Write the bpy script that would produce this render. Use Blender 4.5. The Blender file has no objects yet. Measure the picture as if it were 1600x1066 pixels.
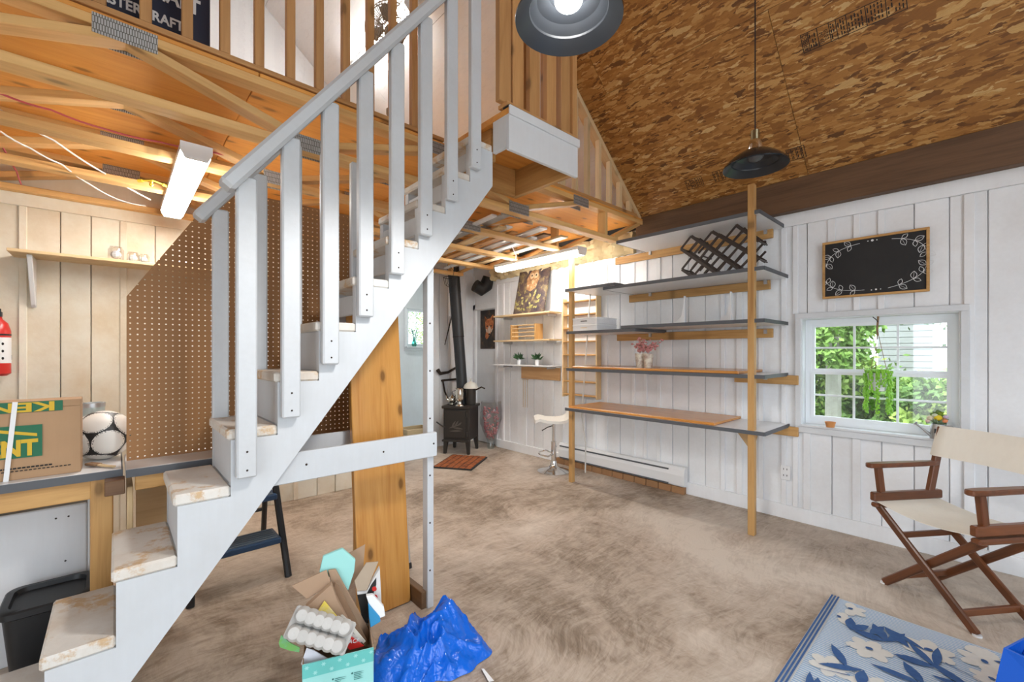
import bpy, bmesh, math, random
from mathutils import Matrix, Vector, Euler
random.seed(7)
S = bpy.context.scene
COL = S.collection
# ---------------------------------------------------------------- camera
F, CX, HY, CH = 680.0, 800.0, 550.0, 1.35        # focal length in px, vertical line, horizon, eye height
A = math.radians(42.3)
RV = Vector((math.cos(A), -math.sin(A), 0)); DV = Vector((math.sin(A), math.cos(A), 0))
EYE = Vector((0, 0, CH))
cam = bpy.data.cameras.new('camera'); cam.sensor_width = 36; cam.lens = 36*F/1600
cam.shift_y = (HY-533)/1600; cam.clip_start = .05
camo = bpy.data.objects.new('camera', cam); COL.objects.link(camo)
camo.location = EYE; camo.rotation_euler = (math.pi/2, 0, -A)
S.camera = camo
# ---------------------------------------------------------------- light
w = bpy.data.worlds.new('sky'); S.world = w; w.use_nodes = True
bg = w.node_tree.nodes['Background']; bg.inputs[0].default_value = (.80, .90, 1.0, 1); bg.inputs[1].default_value = 1.42
S.view_settings.view_transform = 'Standard'; S.view_settings.look = 'None'
S.view_settings.gamma = 1; S.view_settings.use_curve_mapping = False
S.view_settings.exposure = 1.85
sunl = bpy.data.lights.new('sun', 'SUN'); sunl.energy = 1.3; sunl.angle = .3; sunl.color = (1, .95, .86)
suno = bpy.data.objects.new('sun', sunl); COL.objects.link(suno)
suno.rotation_euler = (math.radians(26), 0, math.radians(-100))
def portal(name, loc, rot, sx, sy):
    l = bpy.data.lights.new(name, 'AREA'); l.shape = 'RECTANGLE'; l.size = sx; l.size_y = sy
    l.cycles.is_portal = True
    o = bpy.data.objects.new(name, l); COL.objects.link(o); o.location = loc; o.rotation_euler = rot
    return o
portal('garage_door_daylight', (1.2, -2.42, 1.15), (math.pi/2, 0, 0), 2.4, 2.3)
portal('added_gable_daylight', (1.0, -2.42, 3.55), (math.pi/2, 0, 0), 2.2, 1.4)  # unseen gable opening, added to brighten the roof boards and loft
portal('next_room_daylight', (5.32, 6.18, 1.3), (0, math.pi/2, 0), 2.0, 1.3)  # unseen side opening, widened to brighten the next room
portal('added_side_daylight', (-1.97, -.55, 1.05), (0, -math.pi/2, 0), 2.1, 2.9)  # unseen doorway added to throw more daylight on the right wall

def ray(px, py): return RV*((px-CX)/F) + DV + Vector((0, 0, (HY-py)/F))
def pix(px, py, x=None, y=None, z=None):          # pixel direction met with a plane of the room
    r = ray(px, py)
    if x is not None: t = x/r.x
    elif y is not None: t = y/r.y
    else: t = (z-CH)/r.z
    return EYE + r*t
# ---------------------------------------------------------------- material helpers
MATS = {}
class NT:
    def __init__(s, name):
        s.m = bpy.data.materials.new(name); s.m.use_nodes = True; s.t = s.m.node_tree
        s.b = s.t.nodes['Principled BSDF']; s.out = s.t.nodes['Material Output']; MATS[name] = s.m
    def n(s, typ, **kw):
        o = s.t.nodes.new(typ)
        for k, v in kw.items():
            if k.startswith('i_'):
                key = k[2:]; key = int(key) if key.isdigit() else key.replace('_', ' ')
                if isinstance(v, bpy.types.NodeSocket): s.t.links.new(v, o.inputs[key])
                else: o.inputs[key].default_value = v
            else: setattr(o, k, v)
        return o
    def link(s, a, b): s.t.links.new(a, b)
    def val(s, sock, v):
        if isinstance(v, bpy.types.NodeSocket): s.link(v, s.b.inputs[sock])
        else: s.b.inputs[sock].default_value = v
    def math(s, op, a, b=0.0, c=None, clamp=False):
        o = s.n('ShaderNodeMath', operation=op, i_0=a, i_1=b); o.use_clamp = clamp
        if c is not None: o.inputs[2].default_value = c
        return o.outputs[0]
    def mix(s, f, a, b, mode='MIX'):
        o = s.n('ShaderNodeMix', data_type='RGBA', blend_type=mode)
        for k, v in ((0, f), (6, a), (7, b)):
            if isinstance(v, bpy.types.NodeSocket): s.link(v, o.inputs[k])
            else: o.inputs[k].default_value = v if k == 0 else (*v, 1) if len(v) == 3 else v
        return o.outputs[2]
    def ramp(s, f, stops, interp='LINEAR'):
        o = s.n('ShaderNodeValToRGB', i_0=f); cr = o.color_ramp; cr.interpolation = interp
        while len(cr.elements) < len(stops): cr.elements.new(.5)
        for e, (p, c) in zip(cr.elements, stops): e.position = p; e.color = (*c, 1) if len(c) == 3 else c
        return o.outputs[0]
    def coord(s, rand=True, scale=(1, 1, 1), rot=(0, 0, 0)):
        v = s.n('ShaderNodeTexCoord').outputs['Object']
        if rand:
            r = s.n('ShaderNodeObjectInfo').outputs['Random']
            rv = s.n('ShaderNodeVectorMath', operation='SCALE', i_0=(37.0, 23.0, 51.0)); s.link(r, rv.inputs['Scale'])
            v = s.n('ShaderNodeVectorMath', operation='ADD', i_0=v, i_1=rv.outputs[0]).outputs[0]
        return s.n('ShaderNodeMapping', i_0=v, i_Scale=scale, i_Rotation=rot).outputs[0]
    def noise(s, v, scale, detail=4, rough=.5, dist=0):
        return s.n('ShaderNodeTexNoise', i_Vector=v, i_Scale=scale, i_Detail=detail, i_Roughness=rough, i_Distortion=dist).outputs[0]
    def rnd(s): return s.n('ShaderNodeObjectInfo').outputs['Random']
    def bump(s, h, strength=.3, dist=.01):
        s.link(s.n('ShaderNodeBump', i_Strength=strength, i_Distance=dist, i_Height=h).outputs[0], s.b.inputs['Normal'])

def plain(name, c, rough=.5, metal=0.0, emit=0.0, spec=.5, bumpn=0):
    t = NT(name); t.val('Base Color', (*c, 1)); t.val('Roughness', rough); t.val('Metallic', metal); t.val('Specular IOR Level', spec)
    if emit: t.val('Emission Color', (*c, 1)); t.val('Emission Strength', emit)
    if bumpn: t.bump(t.noise(t.coord(), bumpn), .25, .004)
    return t.m

def wood(name, light, dark, axis=0, rough=.55, knots=.6, vary=.25, stain=None):
    t = NT(name); sc = [9.0, 9.0, 9.0]; sc[axis] = .7
    v = t.coord(True, tuple(sc))
    ring = t.n('ShaderNodeTexNoise', i_Vector=v, i_Scale=1.6, i_Detail=5, i_Roughness=.6, i_Distortion=1.2).outputs[0]
    sc2 = [60.0, 60.0, 60.0]; sc2[axis] = 2.5
    fine = t.noise(t.coord(True, tuple(sc2)), 1.5, 2)
    f = t.math('ADD', t.math('MULTIPLY', ring, .75), t.math('MULTIPLY', fine, .25))
    c = t.ramp(f, [(.28, dark), (.5, tuple(a*.65+b*.35 for a, b in zip(light, dark))), (.68, light)])
    sk = [5.0, 5.0, 5.0]; sk[axis] = 2.2
    vo = t.n('ShaderNodeTexVoronoi', i_Vector=t.coord(True, tuple(sk)), i_Scale=1.0)
    if axis == 0: vo.voronoi_dimensions = '2D'
    kn = t.ramp(vo.outputs['Distance'], [(.045, (1, 1, 1)), (.085, (.25, .25, .25)), (.14, (0, 0, 0))])
    kn2 = t.math('MULTIPLY', kn, knots)
    c = t.mix(kn2, c, tuple(x*.3 for x in dark))
    tint = t.math('MULTIPLY_ADD', t.rnd(), vary, 1-vary*.5)
    c = t.n('ShaderNodeVectorMath', operation='SCALE', i_0=c); t.link(tint, c.inputs['Scale']); c = c.outputs[0]
    if stain: c = t.mix(t.ramp(t.noise(t.coord(True), 1.3), [(.5, (0, 0, 0)), (.75, (.7, .7, .7))]), c, stain)
    t.val('Base Color', c); t.val('Roughness', rough); t.bump(fine, .15, .003)
    return t.m

def paint(name, c, dirt, amt=.35, rough=.5, scale=2.5, grain=True, bare=None, barelo=.6):
    t = NT(name); v = t.coord(True)
    n = t.noise(v, scale, 6, .65)
    f = t.ramp(n, [(.42, (0, 0, 0)), (.75, (amt, amt, amt))])
    col = t.mix(f, c, dirt)
    g = t.noise(t.coord(True, (8, 8, .8)), 6, 3)
    col = t.mix(t.math('MULTIPLY', g, .12), col, tuple(x*.6 for x in dirt))
    if bare:
        b = t.ramp(t.noise(v, 5, 8, .75), [(barelo, (0, 0, 0)), (barelo+.07, (1, 1, 1))])
        col = t.mix(b, col, bare)
    tint = t.math('MULTIPLY_ADD', t.rnd(), .08, .95)
    o = t.n('ShaderNodeVectorMath', operation='SCALE', i_0=col); t.link(tint, o.inputs['Scale'])
    t.val('Base Color', o.outputs[0]); t.val('Roughness', rough)
    t.bump(g, .2, .004)
    return t.m

def glassy(name, c=(1, 1, 1), refl=.07, rough=.0):
    t = NT(name); t.t.nodes.remove(t.b)
    tr = t.n('ShaderNodeBsdfTransparent', i_0=(*c, 1)); gl = t.n('ShaderNodeBsdfGlossy', i_Roughness=rough)
    mx = t.n('ShaderNodeMixShader', i_0=refl); t.link(tr.outputs[0], mx.inputs[1]); t.link(gl.outputs[0], mx.inputs[2])
    t.link(mx.outputs[0], t.out.inputs[0]); return t.m

def osb(name, white=False):
    t = NT(name); base = t.coord(True)
    wob = t.n('ShaderNodeTexNoise', i_Vector=base, i_Scale=34.0, i_Detail=3)
    off = t.n('ShaderNodeVectorMath', operation='SCALE', i_0=wob.outputs['Color']); off.inputs['Scale'].default_value = .026
    v = t.n('ShaderNodeVectorMath', operation='ADD', i_0=base, i_1=off.outputs[0]).outputs[0]
    stops = [(0, (.12, .045, .010)), (.15, (.29, .115, .022)), (.45, (.44, .19, .040)), (.75, (.58, .28, .07)), (.92, (.72, .42, .14)), (1, (.82, .55, .24))]
    col = None; hgt = None
    for i, (ang, sx, sy, thr) in enumerate([(4, 8, 38, -1), (-17, 9, 42, .45), (22, 9.5, 46, .5), (9, 13, 70, .5), (-40, 11, 44, .66), (-6, 7, 26, .76), (65, 11, 36, .8), (14, 20, 100, .62), (44, 10, 34, .85)]):
        m = t.n('ShaderNodeMapping', i_0=v, i_Rotation=(0, 0, math.radians(ang)), i_Scale=(sx, sy, 1), i_Location=(i*3.1, i*1.7, 0)).outputs[0]
        vo = t.n('ShaderNodeTexVoronoi', voronoi_dimensions='2D', i_Vector=m, i_Scale=1.0)
        sp = t.n('ShaderNodeSeparateColor', i_0=vo.outputs['Color'])
        c = t.ramp(sp.outputs[0], stops)
        streak = t.noise(t.n('ShaderNodeMapping', i_0=m, i_Scale=(.5, 5, 1)).outputs[0], 3, 2)
        c = t.mix(t.math('MULTIPLY', streak, .6), c, (.13, .05, .012))
        if col is None: col = c; hgt = sp.outputs[1]
        else:
            k = t.math('GREATER_THAN', sp.outputs[1], thr)
            col = t.mix(k, col, c)
            hgt = t.n('ShaderNodeMix', data_type='FLOAT', i_0=k, i_2=hgt, i_3=sp.outputs[1]).outputs[0]
    if white:
        st = t.ramp(hgt, [(0, (.74, .77, .80)), (1, (.82, .85, .88))]); col = st
    t.val('Base Color', col); t.val('Roughness', .55); t.bump(hgt, .5 if not white else .35, .004)
    return t.m
# ---------------------------------------------------------------- materials
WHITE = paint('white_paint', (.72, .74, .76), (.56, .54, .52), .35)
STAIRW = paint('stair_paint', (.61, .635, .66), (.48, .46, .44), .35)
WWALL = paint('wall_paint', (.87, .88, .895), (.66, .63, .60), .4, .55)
CREAM = paint('stained_wall_paint', (.80, .745, .62), (.60, .42, .22), .75, .55, 1.6)
TREADW = paint('worn_tread_paint', (.74, .71, .66), (.50, .38, .26), .8, .6, 3.0, bare=(.58, .40, .23), barelo=.53)
PINE = wood('pine', (.62, .36, .13), (.36, .17, .045), 0)
PINEX = PINE; PINEY = wood('pine_y', (.62, .36, .13), (.36, .17, .045), 1); PINEZ = wood('pine_z', (.62, .36, .13), (.36, .17, .045), 2)
TRUSSW = wood('truss_spruce', (.80, .50, .20), (.58, .31, .10), 0)
STUDW = wood('stud_spruce', (.56, .30, .115), (.36, .165, .05), 0)
PALE = wood('pale_pine', (.72, .54, .31), (.55, .36, .17), 0, knots=.3)
PALEY = wood('pale_pine_y', (.72, .54, .31), (.55, .36, .17), 1, knots=.3)
PLY = wood('plywood', (.86, .40, .085), (.66, .25, .038), 0, knots=.7)
VARN = wood('varnished_pine', (.66, .33, .085), (.44, .17, .03), 0, rough=.25, knots=.8)
VARNY = wood('varnished_board', (.66, .30, .075), (.48, .18, .035), 1, rough=.22, knots=.25)
DARKB = wood('dark_beam_wood', (.17, .088, .042), (.08, .04, .019), 0, rough=.6, knots=.5)
MAHOG = wood('dark_chair_wood', (.19, .062, .022), (.06, .021, .009), 0, rough=.3, knots=0)
RACKW = wood('rack_wood', (.05, .032, .026), (.025, .017, .014), 0, rough=.4, knots=0)
OSBM = osb('osb_board'); OSBW = osb('painted_osb', True)
GALV = plain('galvanised_steel', (.42, .42, .42), .45, .8, bumpn=60)
def plate_mat():
    t = NT('nail_plate_steel'); br = t.n('ShaderNodeTexBrick', i_Vector=t.n('ShaderNodeTexCoord').outputs['Object'], i_Scale=1.0)
    for k, v in (('Color1', (.46, .46, .45, 1)), ('Color2', (.54, .54, .53, 1)), ('Mortar', (.15, .14, .125, 1)), ('Brick Width', .0085), ('Row Height', .026), ('Mortar Size', .0016)): br.inputs[k].default_value = v
    t.link(t.n('ShaderNodeMapping', i_0=t.n('ShaderNodeTexCoord').outputs['Object'], i_Rotation=(math.pi/2, 0, 0)).outputs[0], br.inputs[0])
    t.val('Base Color', br.outputs['Color']); t.val('Metallic', .6); t.val('Roughness', .5); return t.m
PLATE = plate_mat()
CHROME = plain('chrome', (.78, .78, .78), .12, 1)
SILVER = plain('silver_plate', (.72, .68, .60), .16, 1)
ALU = plain('aluminium', (.55, .56, .58), .4, .9)
BLACKM = plain('black_metal', (.018, .017, .017), .5, .3)
STOVEM = plain('stove_iron', (.06, .053, .047), .5, .6, bumpn=30)
LAMPB = plain('lamp_black_enamel', (.012, .014, .017), .16)
LAMPI = plain('lamp_inner_enamel', (.022, .025, .03), .3, .2)
BLACKP = plain('black_plastic', (.012, .012, .013), .45)
GREYE = plain('grey_edge_band', (.09, .095, .105), .5)
LAMIN = paint('white_laminate', (.80, .80, .81), (.62, .60, .58), .2, .3)
WPLA = plain('white_plastic', (.80, .80, .80), .35)
VINYL = plain('white_vinyl', (.82, .85, .88), .35)
DARKG = plain('dark_gap', (.03, .027, .025), .9)
RED = plain('red_paint', (.55, .02, .015), .3)
BLUEP = plain('blue_step_plastic', (.02, .055, .12), .4)
CARD = paint('cardboard', (.43, .265, .145), (.33, .19, .10), .4, .8)
GREENP = plain('print_green', (.01, .13, .06), .6); YELP = plain('print_yellow', (.62, .40, .02), .6)
NAVY = plain('navy_print', (.008, .014, .04), .45)
LETTER = plain('white_print', (.75, .75, .75), .5); INK = plain('black_ink', (.012, .011, .01), .7)
CANVAS = paint('canvas_cloth', (.86, .81, .71), (.70, .62, .50), .3, .9, 4)
GREEN = plain('plant_green', (.26, .58, .04), .5); DGREEN = plain('dark_leaf_green', (.03, .10, .03), .5)
PINK = plain('pink_petal', (.62, .26, .25), .6); ROPE = plain('jute', (.25, .15, .08), .9)
WROPE = plain('white_cord', (.62, .60, .56), .7)
EMIT = plain('tube_diffuser', (1, .975, .93), .5, emit=14.5)
BULB = plain('lit_bulb', (1, .98, .94), .5, emit=24.0)
GLASS = glassy('window_glass'); JARG = glassy('jar_glass', (.85, .9, .9), .18, .05); PLASTICF = glassy('clear_film', (.86, .86, .86), .16, .15)
PEG = plain('hardboard_brown', (.31, .145, .048), .6)
BRICK = paint('brown_brick', (.38, .20, .09), (.26, .13, .06), .5, .8)
INSUL = paint('yellow_insulation', (.68, .55, .32), (.45, .32, .15), .7, .95, 6)
TEAL = plain('teal_print', (.13, .50, .46), .55); TEALL = plain('light_teal_card', (.32, .66, .62), .6); PULP = paint('grey_pulp', (.55, .53, .50), (.42, .40, .37), .4, .95, 8)
KRAFT = paint('kraft_card', (.40, .265, .17), (.31, .19, .115), .4, .85)
def bluebag():
    t = NT('blue_film'); t.val('Base Color', (.004, .12, .62, 1)); t.val('Roughness', .14)
    t.bump(t.noise(t.coord(False), 22, 3, .5, .6), .5, .02); return t.m
BLUEF = bluebag(); TOTE = plain('blue_tarpaulin', (.004, .10, .55), .35, bumpn=80)
def concrete():
    t = NT('concrete_floor'); v = t.coord(False)
    warp = t.n('ShaderNodeTexNoise', i_Vector=v, i_Scale=.75, i_Detail=2)
    o = t.n('ShaderNodeVectorMath', operation='SCALE', i_0=warp.outputs['Color']); o.inputs['Scale'].default_value = .75
    vw = t.n('ShaderNodeVectorMath', operation='ADD', i_0=v, i_1=o.outputs[0]).outputs[0]
    streak = t.noise(t.n('ShaderNodeMapping', i_0=vw, i_Scale=(7, 24, 3)).outputs[0], 1.0, 6, .7, 1.4)
    streak2 = t.noise(t.n('ShaderNodeMapping', i_0=vw, i_Scale=(34, 9, 3), i_Rotation=(0, 0, .5)).outputs[0], 1.2, 6, .7, 1.0)
    big = t.noise(v, .8, 5, .6, .6); mid = t.noise(vw, 4.5, 8, .72, .5)
    f = t.math('ADD', t.math('MULTIPLY', big, .62), t.math('ADD', t.math('MULTIPLY', mid, .25), t.math('ADD', t.math('MULTIPLY', streak, .26), t.math('MULTIPLY', streak2, .12))))
    c = t.ramp(f, [(.46, (.125, .084, .053)), (.535, (.255, .188, .132)), (.61, (.44, .352, .275)), (.73, (.63, .54, .45))])
    sp = t.ramp(t.n('ShaderNodeTexVoronoi', i_Vector=v, i_Scale=9.0).outputs['Distance'], [(.025, (1, 1, 1)), (.035, (0, 0, 0))])
    c = t.mix(t.math('MULTIPLY', sp, .35), c, (.6, .57, .52))
    t.val('Base Color', c); t.val('Roughness', t.math('MULTIPLY_ADD', mid, .35, .38)); t.bump(t.math('ADD', streak, streak2), .35, .01)
    return t.m
CONC = concrete()
GRAVEL = paint('pale_gravel', (.45, .43, .41), (.36, .34, .32), .6, .9, 6)
GRASS = paint('outdoor_grass', (.10, .20, .04), (.05, .11, .02), .6, .9, 3)
LEAFM = [plain('leaf_%s' % k, c, .6) for k, c in (('bright', (.34, .50, .10)), ('mid', (.20, .36, .07)), ('deep', (.09, .19, .04)))]
for m in LEAFM:
    b = m.node_tree.nodes['Principled BSDF']; b.inputs['Transmission Weight'].default_value = 0
BARK = paint('pale_bark', (.42, .40, .36), (.22, .20, .17), .8, .9, 5)
GPLANK = wood('grey_floor_plank', (.34, .32, .29), (.20, .19, .17), 0, knots=.1)
COIR = paint('coir_mat', (.40, .115, .03), (.13, .04, .02), .9, .95, 14)
IRON = plain('rusty_iron', (.05, .033, .024), .7, .4)

# ---------------------------------------------------------------- mesh helpers
WM = {}                                           # world matrix of every object built here
def reg(o, parent, M=None, local=None):
    COL.objects.link(o)
    P = WM[parent.name] if parent else Matrix()
    if local is None: local = P.inverted() @ (M if M is not None else Matrix())
    o.parent = parent; o.matrix_basis = local; WM[o.name] = P @ local
    return o
def tag(o, label=None, cat=None, group=None, kind=None):
    for k, v in (('label', label), ('category', cat), ('group', group), ('kind', kind)):
        if v: o[k] = v
    return o
def thing(name, label, cat, loc=(0, 0, 0), rz=0, group=None):
    o = bpy.data.objects.new(name, None); o.empty_display_size = .1
    reg(o, None, Matrix.Translation(loc) @ Matrix.Rotation(rz, 4, 'Z'))
    return tag(o, label, cat, group)
class MB:
    def __init__(s): s.v = []; s.f = []; s.mi = []; s.cur = 0
    def add(s, vs, fs):
        b = len(s.v); s.v += [Vector(p) for p in vs]; s.f += [[b+i for i in q] for q in fs]; s.mi += [s.cur]*len(fs); return s
    def box(s, x0, x1, y0, y1, z0, z1):
        return s.add([(x0,y0,z0),(x1,y0,z0),(x1,y1,z0),(x0,y1,z0),(x0,y0,z1),(x1,y0,z1),(x1,y1,z1),(x0,y1,z1)],
                     [(3,2,1,0),(4,5,6,7),(0,1,5,4),(1,2,6,5),(2,3,7,6),(3,0,4,7)])
    def bar(s, p0, p1, w, h, up=(0, 0, 1)):
        p0 = Vector(p0); p1 = Vector(p1); M = frame(p0, p1, up)
        L = (p1-p0).length; n = len(s.v); s.box(0, L, -w/2, w/2, -h/2, h/2)
        for i in range(n, len(s.v)): s.v[i] = M @ s.v[i]
        return s
    def tube(s, pts, r, seg=8, caps=True):
        pts = [Vector(p) for p in pts]; n = len(pts); rs = r if isinstance(r, (list, tuple)) else [r]*n
        rings = []; t0 = (pts[1]-pts[0]).normalized(); u = t0.orthogonal().normalized()
        for i, p in enumerate(pts):
            t = (pts[min(i+1, n-1)]-pts[max(i-1, 0)]); t = t.normalized() if t.length > 1e-9 else t0
            u = (u - t*u.dot(t)); u = u.normalized() if u.length > 1e-6 else t.orthogonal().normalized()
            w_ = t.cross(u)
            rings.append([p + (u*math.cos(2*math.pi*k/seg) + w_*math.sin(2*math.pi*k/seg))*rs[i] for k in range(seg)])
        vs = [q for g in rings for q in g]; fs = []
        for i in range(n-1):
            for k in range(seg): fs.append((i*seg+k, i*seg+(k+1) % seg, (i+1)*seg+(k+1) % seg, (i+1)*seg+k))
        if caps: fs += [tuple(range(seg-1, -1, -1)), tuple(range((n-1)*seg, n*seg))]
        return s.add(vs, fs)
    def lathe(s, prof, c=(0, 0, 0), seg=24, M=None):
        vs = []; fs = []; n = len(prof); c = Vector(c)
        for r, z in prof:
            for k in range(seg):
                a = 2*math.pi*k/seg; p = Vector((r*math.cos(a), r*math.sin(a), z)); vs.append(c + (M @ p if M else p))
        for i in range(n-1):
            for k in range(seg): fs.append((i*seg+k, i*seg+(k+1) % seg, (i+1)*seg+(k+1) % seg, (i+1)*seg+k))
        if prof[0][0] > 1e-6: fs.append(tuple(range(seg-1, -1, -1)))
        if prof[-1][0] > 1e-6: fs.append(tuple(range((n-1)*seg, n*seg)))
        return s.add(vs, fs)
    def shell(s, prof, c=(0, 0, 0), seg=32):      # open surface of revolution, no caps
        n0 = len(s.f); s.lathe(prof, c, seg)
        k = n0 + (len(prof)-1)*seg; del s.f[k:]; del s.mi[k:]; return s
    def prism(s, poly, fn, w0, w1):
        n = len(poly); vs = [fn(u, v, w0) for u, v in poly] + [fn(u, v, w1) for u, v in poly]
        fs = [tuple(range(n-1, -1, -1)), tuple(range(n, 2*n))] + [(i, (i+1) % n, n+(i+1) % n, n+i) for i in range(n)]
        return s.add(vs, fs)
    def ball(s, c, r, seg=12, rings=8, sc=(1, 1, 1)):
        c = Vector(c); vs = [c+Vector((0, 0, -r*sc[2]))]; fs = []
        for i in range(1, rings):
            a = -math.pi/2+math.pi*i/rings
            for k in range(seg):
                b = 2*math.pi*k/seg
                vs.append(c+Vector((r*sc[0]*math.cos(a)*math.cos(b), r*sc[1]*math.cos(a)*math.sin(b), r*sc[2]*math.sin(a))))
        vs.append(c+Vector((0, 0, r*sc[2]))); top = len(vs)-1
        for k in range(seg): fs.append((0, 1+(k+1) % seg, 1+k)); fs.append((top, 1+(rings-2)*seg+k, 1+(rings-2)*seg+(k+1) % seg))
        for i in range(rings-2):
            for k in range(seg): fs.append((1+i*seg+k, 1+i*seg+(k+1) % seg, 1+(i+1)*seg+(k+1) % seg, 1+(i+1)*seg+k))
        return s.add(vs, fs)
    def poly(s, pts): return s.add(pts, [tuple(range(len(pts)))])
    def build(s, name, mat, parent=None, smooth=False, bevel=0, label=None, cat=None, group=None, kind=None, recalc=True, angle=40):
        me = bpy.data.meshes.new(name)
        if parent is None:
            xs = [v.x for v in s.v]; ys = [v.y for v in s.v]; zs = [v.z for v in s.v]
            org = Matrix.Translation(((min(xs)+max(xs))/2, (min(ys)+max(ys))/2, min(zs)))
        else: org = WM[parent.name]
        inv = org.inverted()
        me.from_pydata([inv @ v for v in s.v], [], s.f)
        for m in (mat if isinstance(mat, (list, tuple)) else [mat]): me.materials.append(m)
        if max(s.mi) > 0:
            for p, i in zip(me.polygons, s.mi): p.material_index = i
        bm = bmesh.new(); bm.from_mesh(me)
        if recalc: bmesh.ops.recalc_face_normals(bm, faces=bm.faces)
        if bevel: bmesh.ops.bevel(bm, geom=bm.edges[:], offset=bevel, segments=1, affect='EDGES', clamp_overlap=True)
        if smooth:
            for f in bm.faces: f.smooth = True
            for e in bm.edges:
                if len(e.link_faces) == 2 and e.calc_face_angle(0) > math.radians(angle): e.smooth = False
        bm.to_mesh(me); bm.free()
        o = bpy.data.objects.new(name, me)
        reg(o, parent, org)
        return tag(o, label, cat, group, kind)
def frame(p0, p1, up=(0, 0, 1)):
    x = (Vector(p1)-Vector(p0)).normalized(); up = Vector(up)
    if abs(x.dot(up)) > .995: up = Vector((0, 1, 0)) if abs(x.y) < .9 else Vector((1, 0, 0))
    y = up.cross(x).normalized(); z = x.cross(y)
    return Matrix.Translation(p0) @ Matrix((x, y, z)).transposed().to_4x4()
_sc = {}
def stick(name, p0, p1, w, h, mat, parent=None, up=(0, 0, 1), bevel=.003, **tags):
    """board from p0 to p1: w across (perpendicular to up), h along up; shared mesh"""
    p0 = Vector(p0); p1 = Vector(p1); L = round((p1-p0).length, 4); key = (L, round(w, 4), round(h, 4), mat.name, bevel)
    if key not in _sc:
        me = bpy.data.meshes.new(name); bm = bmesh.new()
        b = MB().box(0, L, -w/2, w/2, -h/2, h/2)
        vs = [bm.verts.new(v) for v in b.v]
        for f in b.f: bm.faces.new([vs[i] for i in f])
        bmesh.ops.recalc_face_normals(bm, faces=bm.faces)
        if bevel: bmesh.ops.bevel(bm, geom=bm.edges[:], offset=min(bevel, w*.3, h*.3), segments=1, affect='EDGES')
        bm.to_mesh(me); bm.free(); me.materials.append(mat); _sc[key] = me
    o = bpy.data.objects.new(name, _sc[key])
    reg(o, parent, frame(p0, p1, up)); return tag(o, **tags)
def clone(root, M, label=None, group=None):
    r = root.copy(); reg(r, None, M)
    if label: r['label'] = label
    if group: r['group'] = group
    for ch in root.children:
        c = ch.copy(); reg(c, r, local=ch.matrix_basis.copy())
        for g in ch.children:
            d = g.copy(); reg(d, c, local=g.matrix_basis.copy())
    return r
def text(name, s, size, M, mat, parent, depth=.0006, sx=1.0, align='LEFT', bold=0):
    cu = bpy.data.curves.new(name, 'FONT'); cu.body = s; cu.size = size; cu.extrude = depth; cu.align_x = align; cu.resolution_u = 3; cu.offset = bold
    tmp = bpy.data.objects.new(name, cu); COL.objects.link(tmp)
    me = bpy.data.meshes.new_from_object(tmp.evaluated_get(bpy.context.evaluated_depsgraph_get()))
    bpy.data.objects.remove(tmp); bpy.data.curves.remove(cu)
    for v in me.vertices: v.co.x *= sx
    me.materials.clear(); me.materials.append(mat)
    o = bpy.data.objects.new(name, me); return reg(o, parent, M)
def plane_frame(o, u, v):                         # local x along u, local y along v
    u = Vector(u).normalized(); v = Vector(v).normalized(); n = u.cross(v)
    return Matrix.Translation(o) @ Matrix((u, v, n)).transposed().to_4x4()
def flat(mb, M, pts, z=0.0): mb.poly([M @ Vector((a, b, z)) for a, b in pts]); return mb
def ell(cx, cy, a, b, rot=0, n=12):
    c, s_ = math.cos(rot), math.sin(rot)
    return [(cx+a*math.cos(t)*c-b*math.sin(t)*s_, cy+a*math.cos(t)*s_+b*math.sin(t)*c) for t in [2*math.pi*i/n for i in range(n)]]
def leafp(x, y, ang, L, W, n=6):
    pts = [(0, 0)] + [(L*i/n, W/2*math.sin(math.pi*i/n)) for i in range(1, n)] + [(L, 0)] + [(L*i/n, -W/2*math.sin(math.pi*i/n)) for i in range(n-1, 0, -1)]
    c, s_ = math.cos(ang), math.sin(ang); return [(x+a*c-b*s_, y+a*s_+b*c) for a, b in pts]
# ================================================================ THE SETTING
XR, YL, YB, XL, YF, RX = 4.02, 4.26, 5.30, -1.95, -2.40, 1.0
SL = .88; ZE = 2.70; RZ = ZE+SL*2.95
ZT, ZB = 2.70, 2.386                              # top of loft deck, underside of trusses
YT = 2.36                                         # front of the loft
MB().box(XL-.1, 4.2, YF-.1, YB+.1, -.12, 0).build('floor', CONC, kind='structure')
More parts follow.
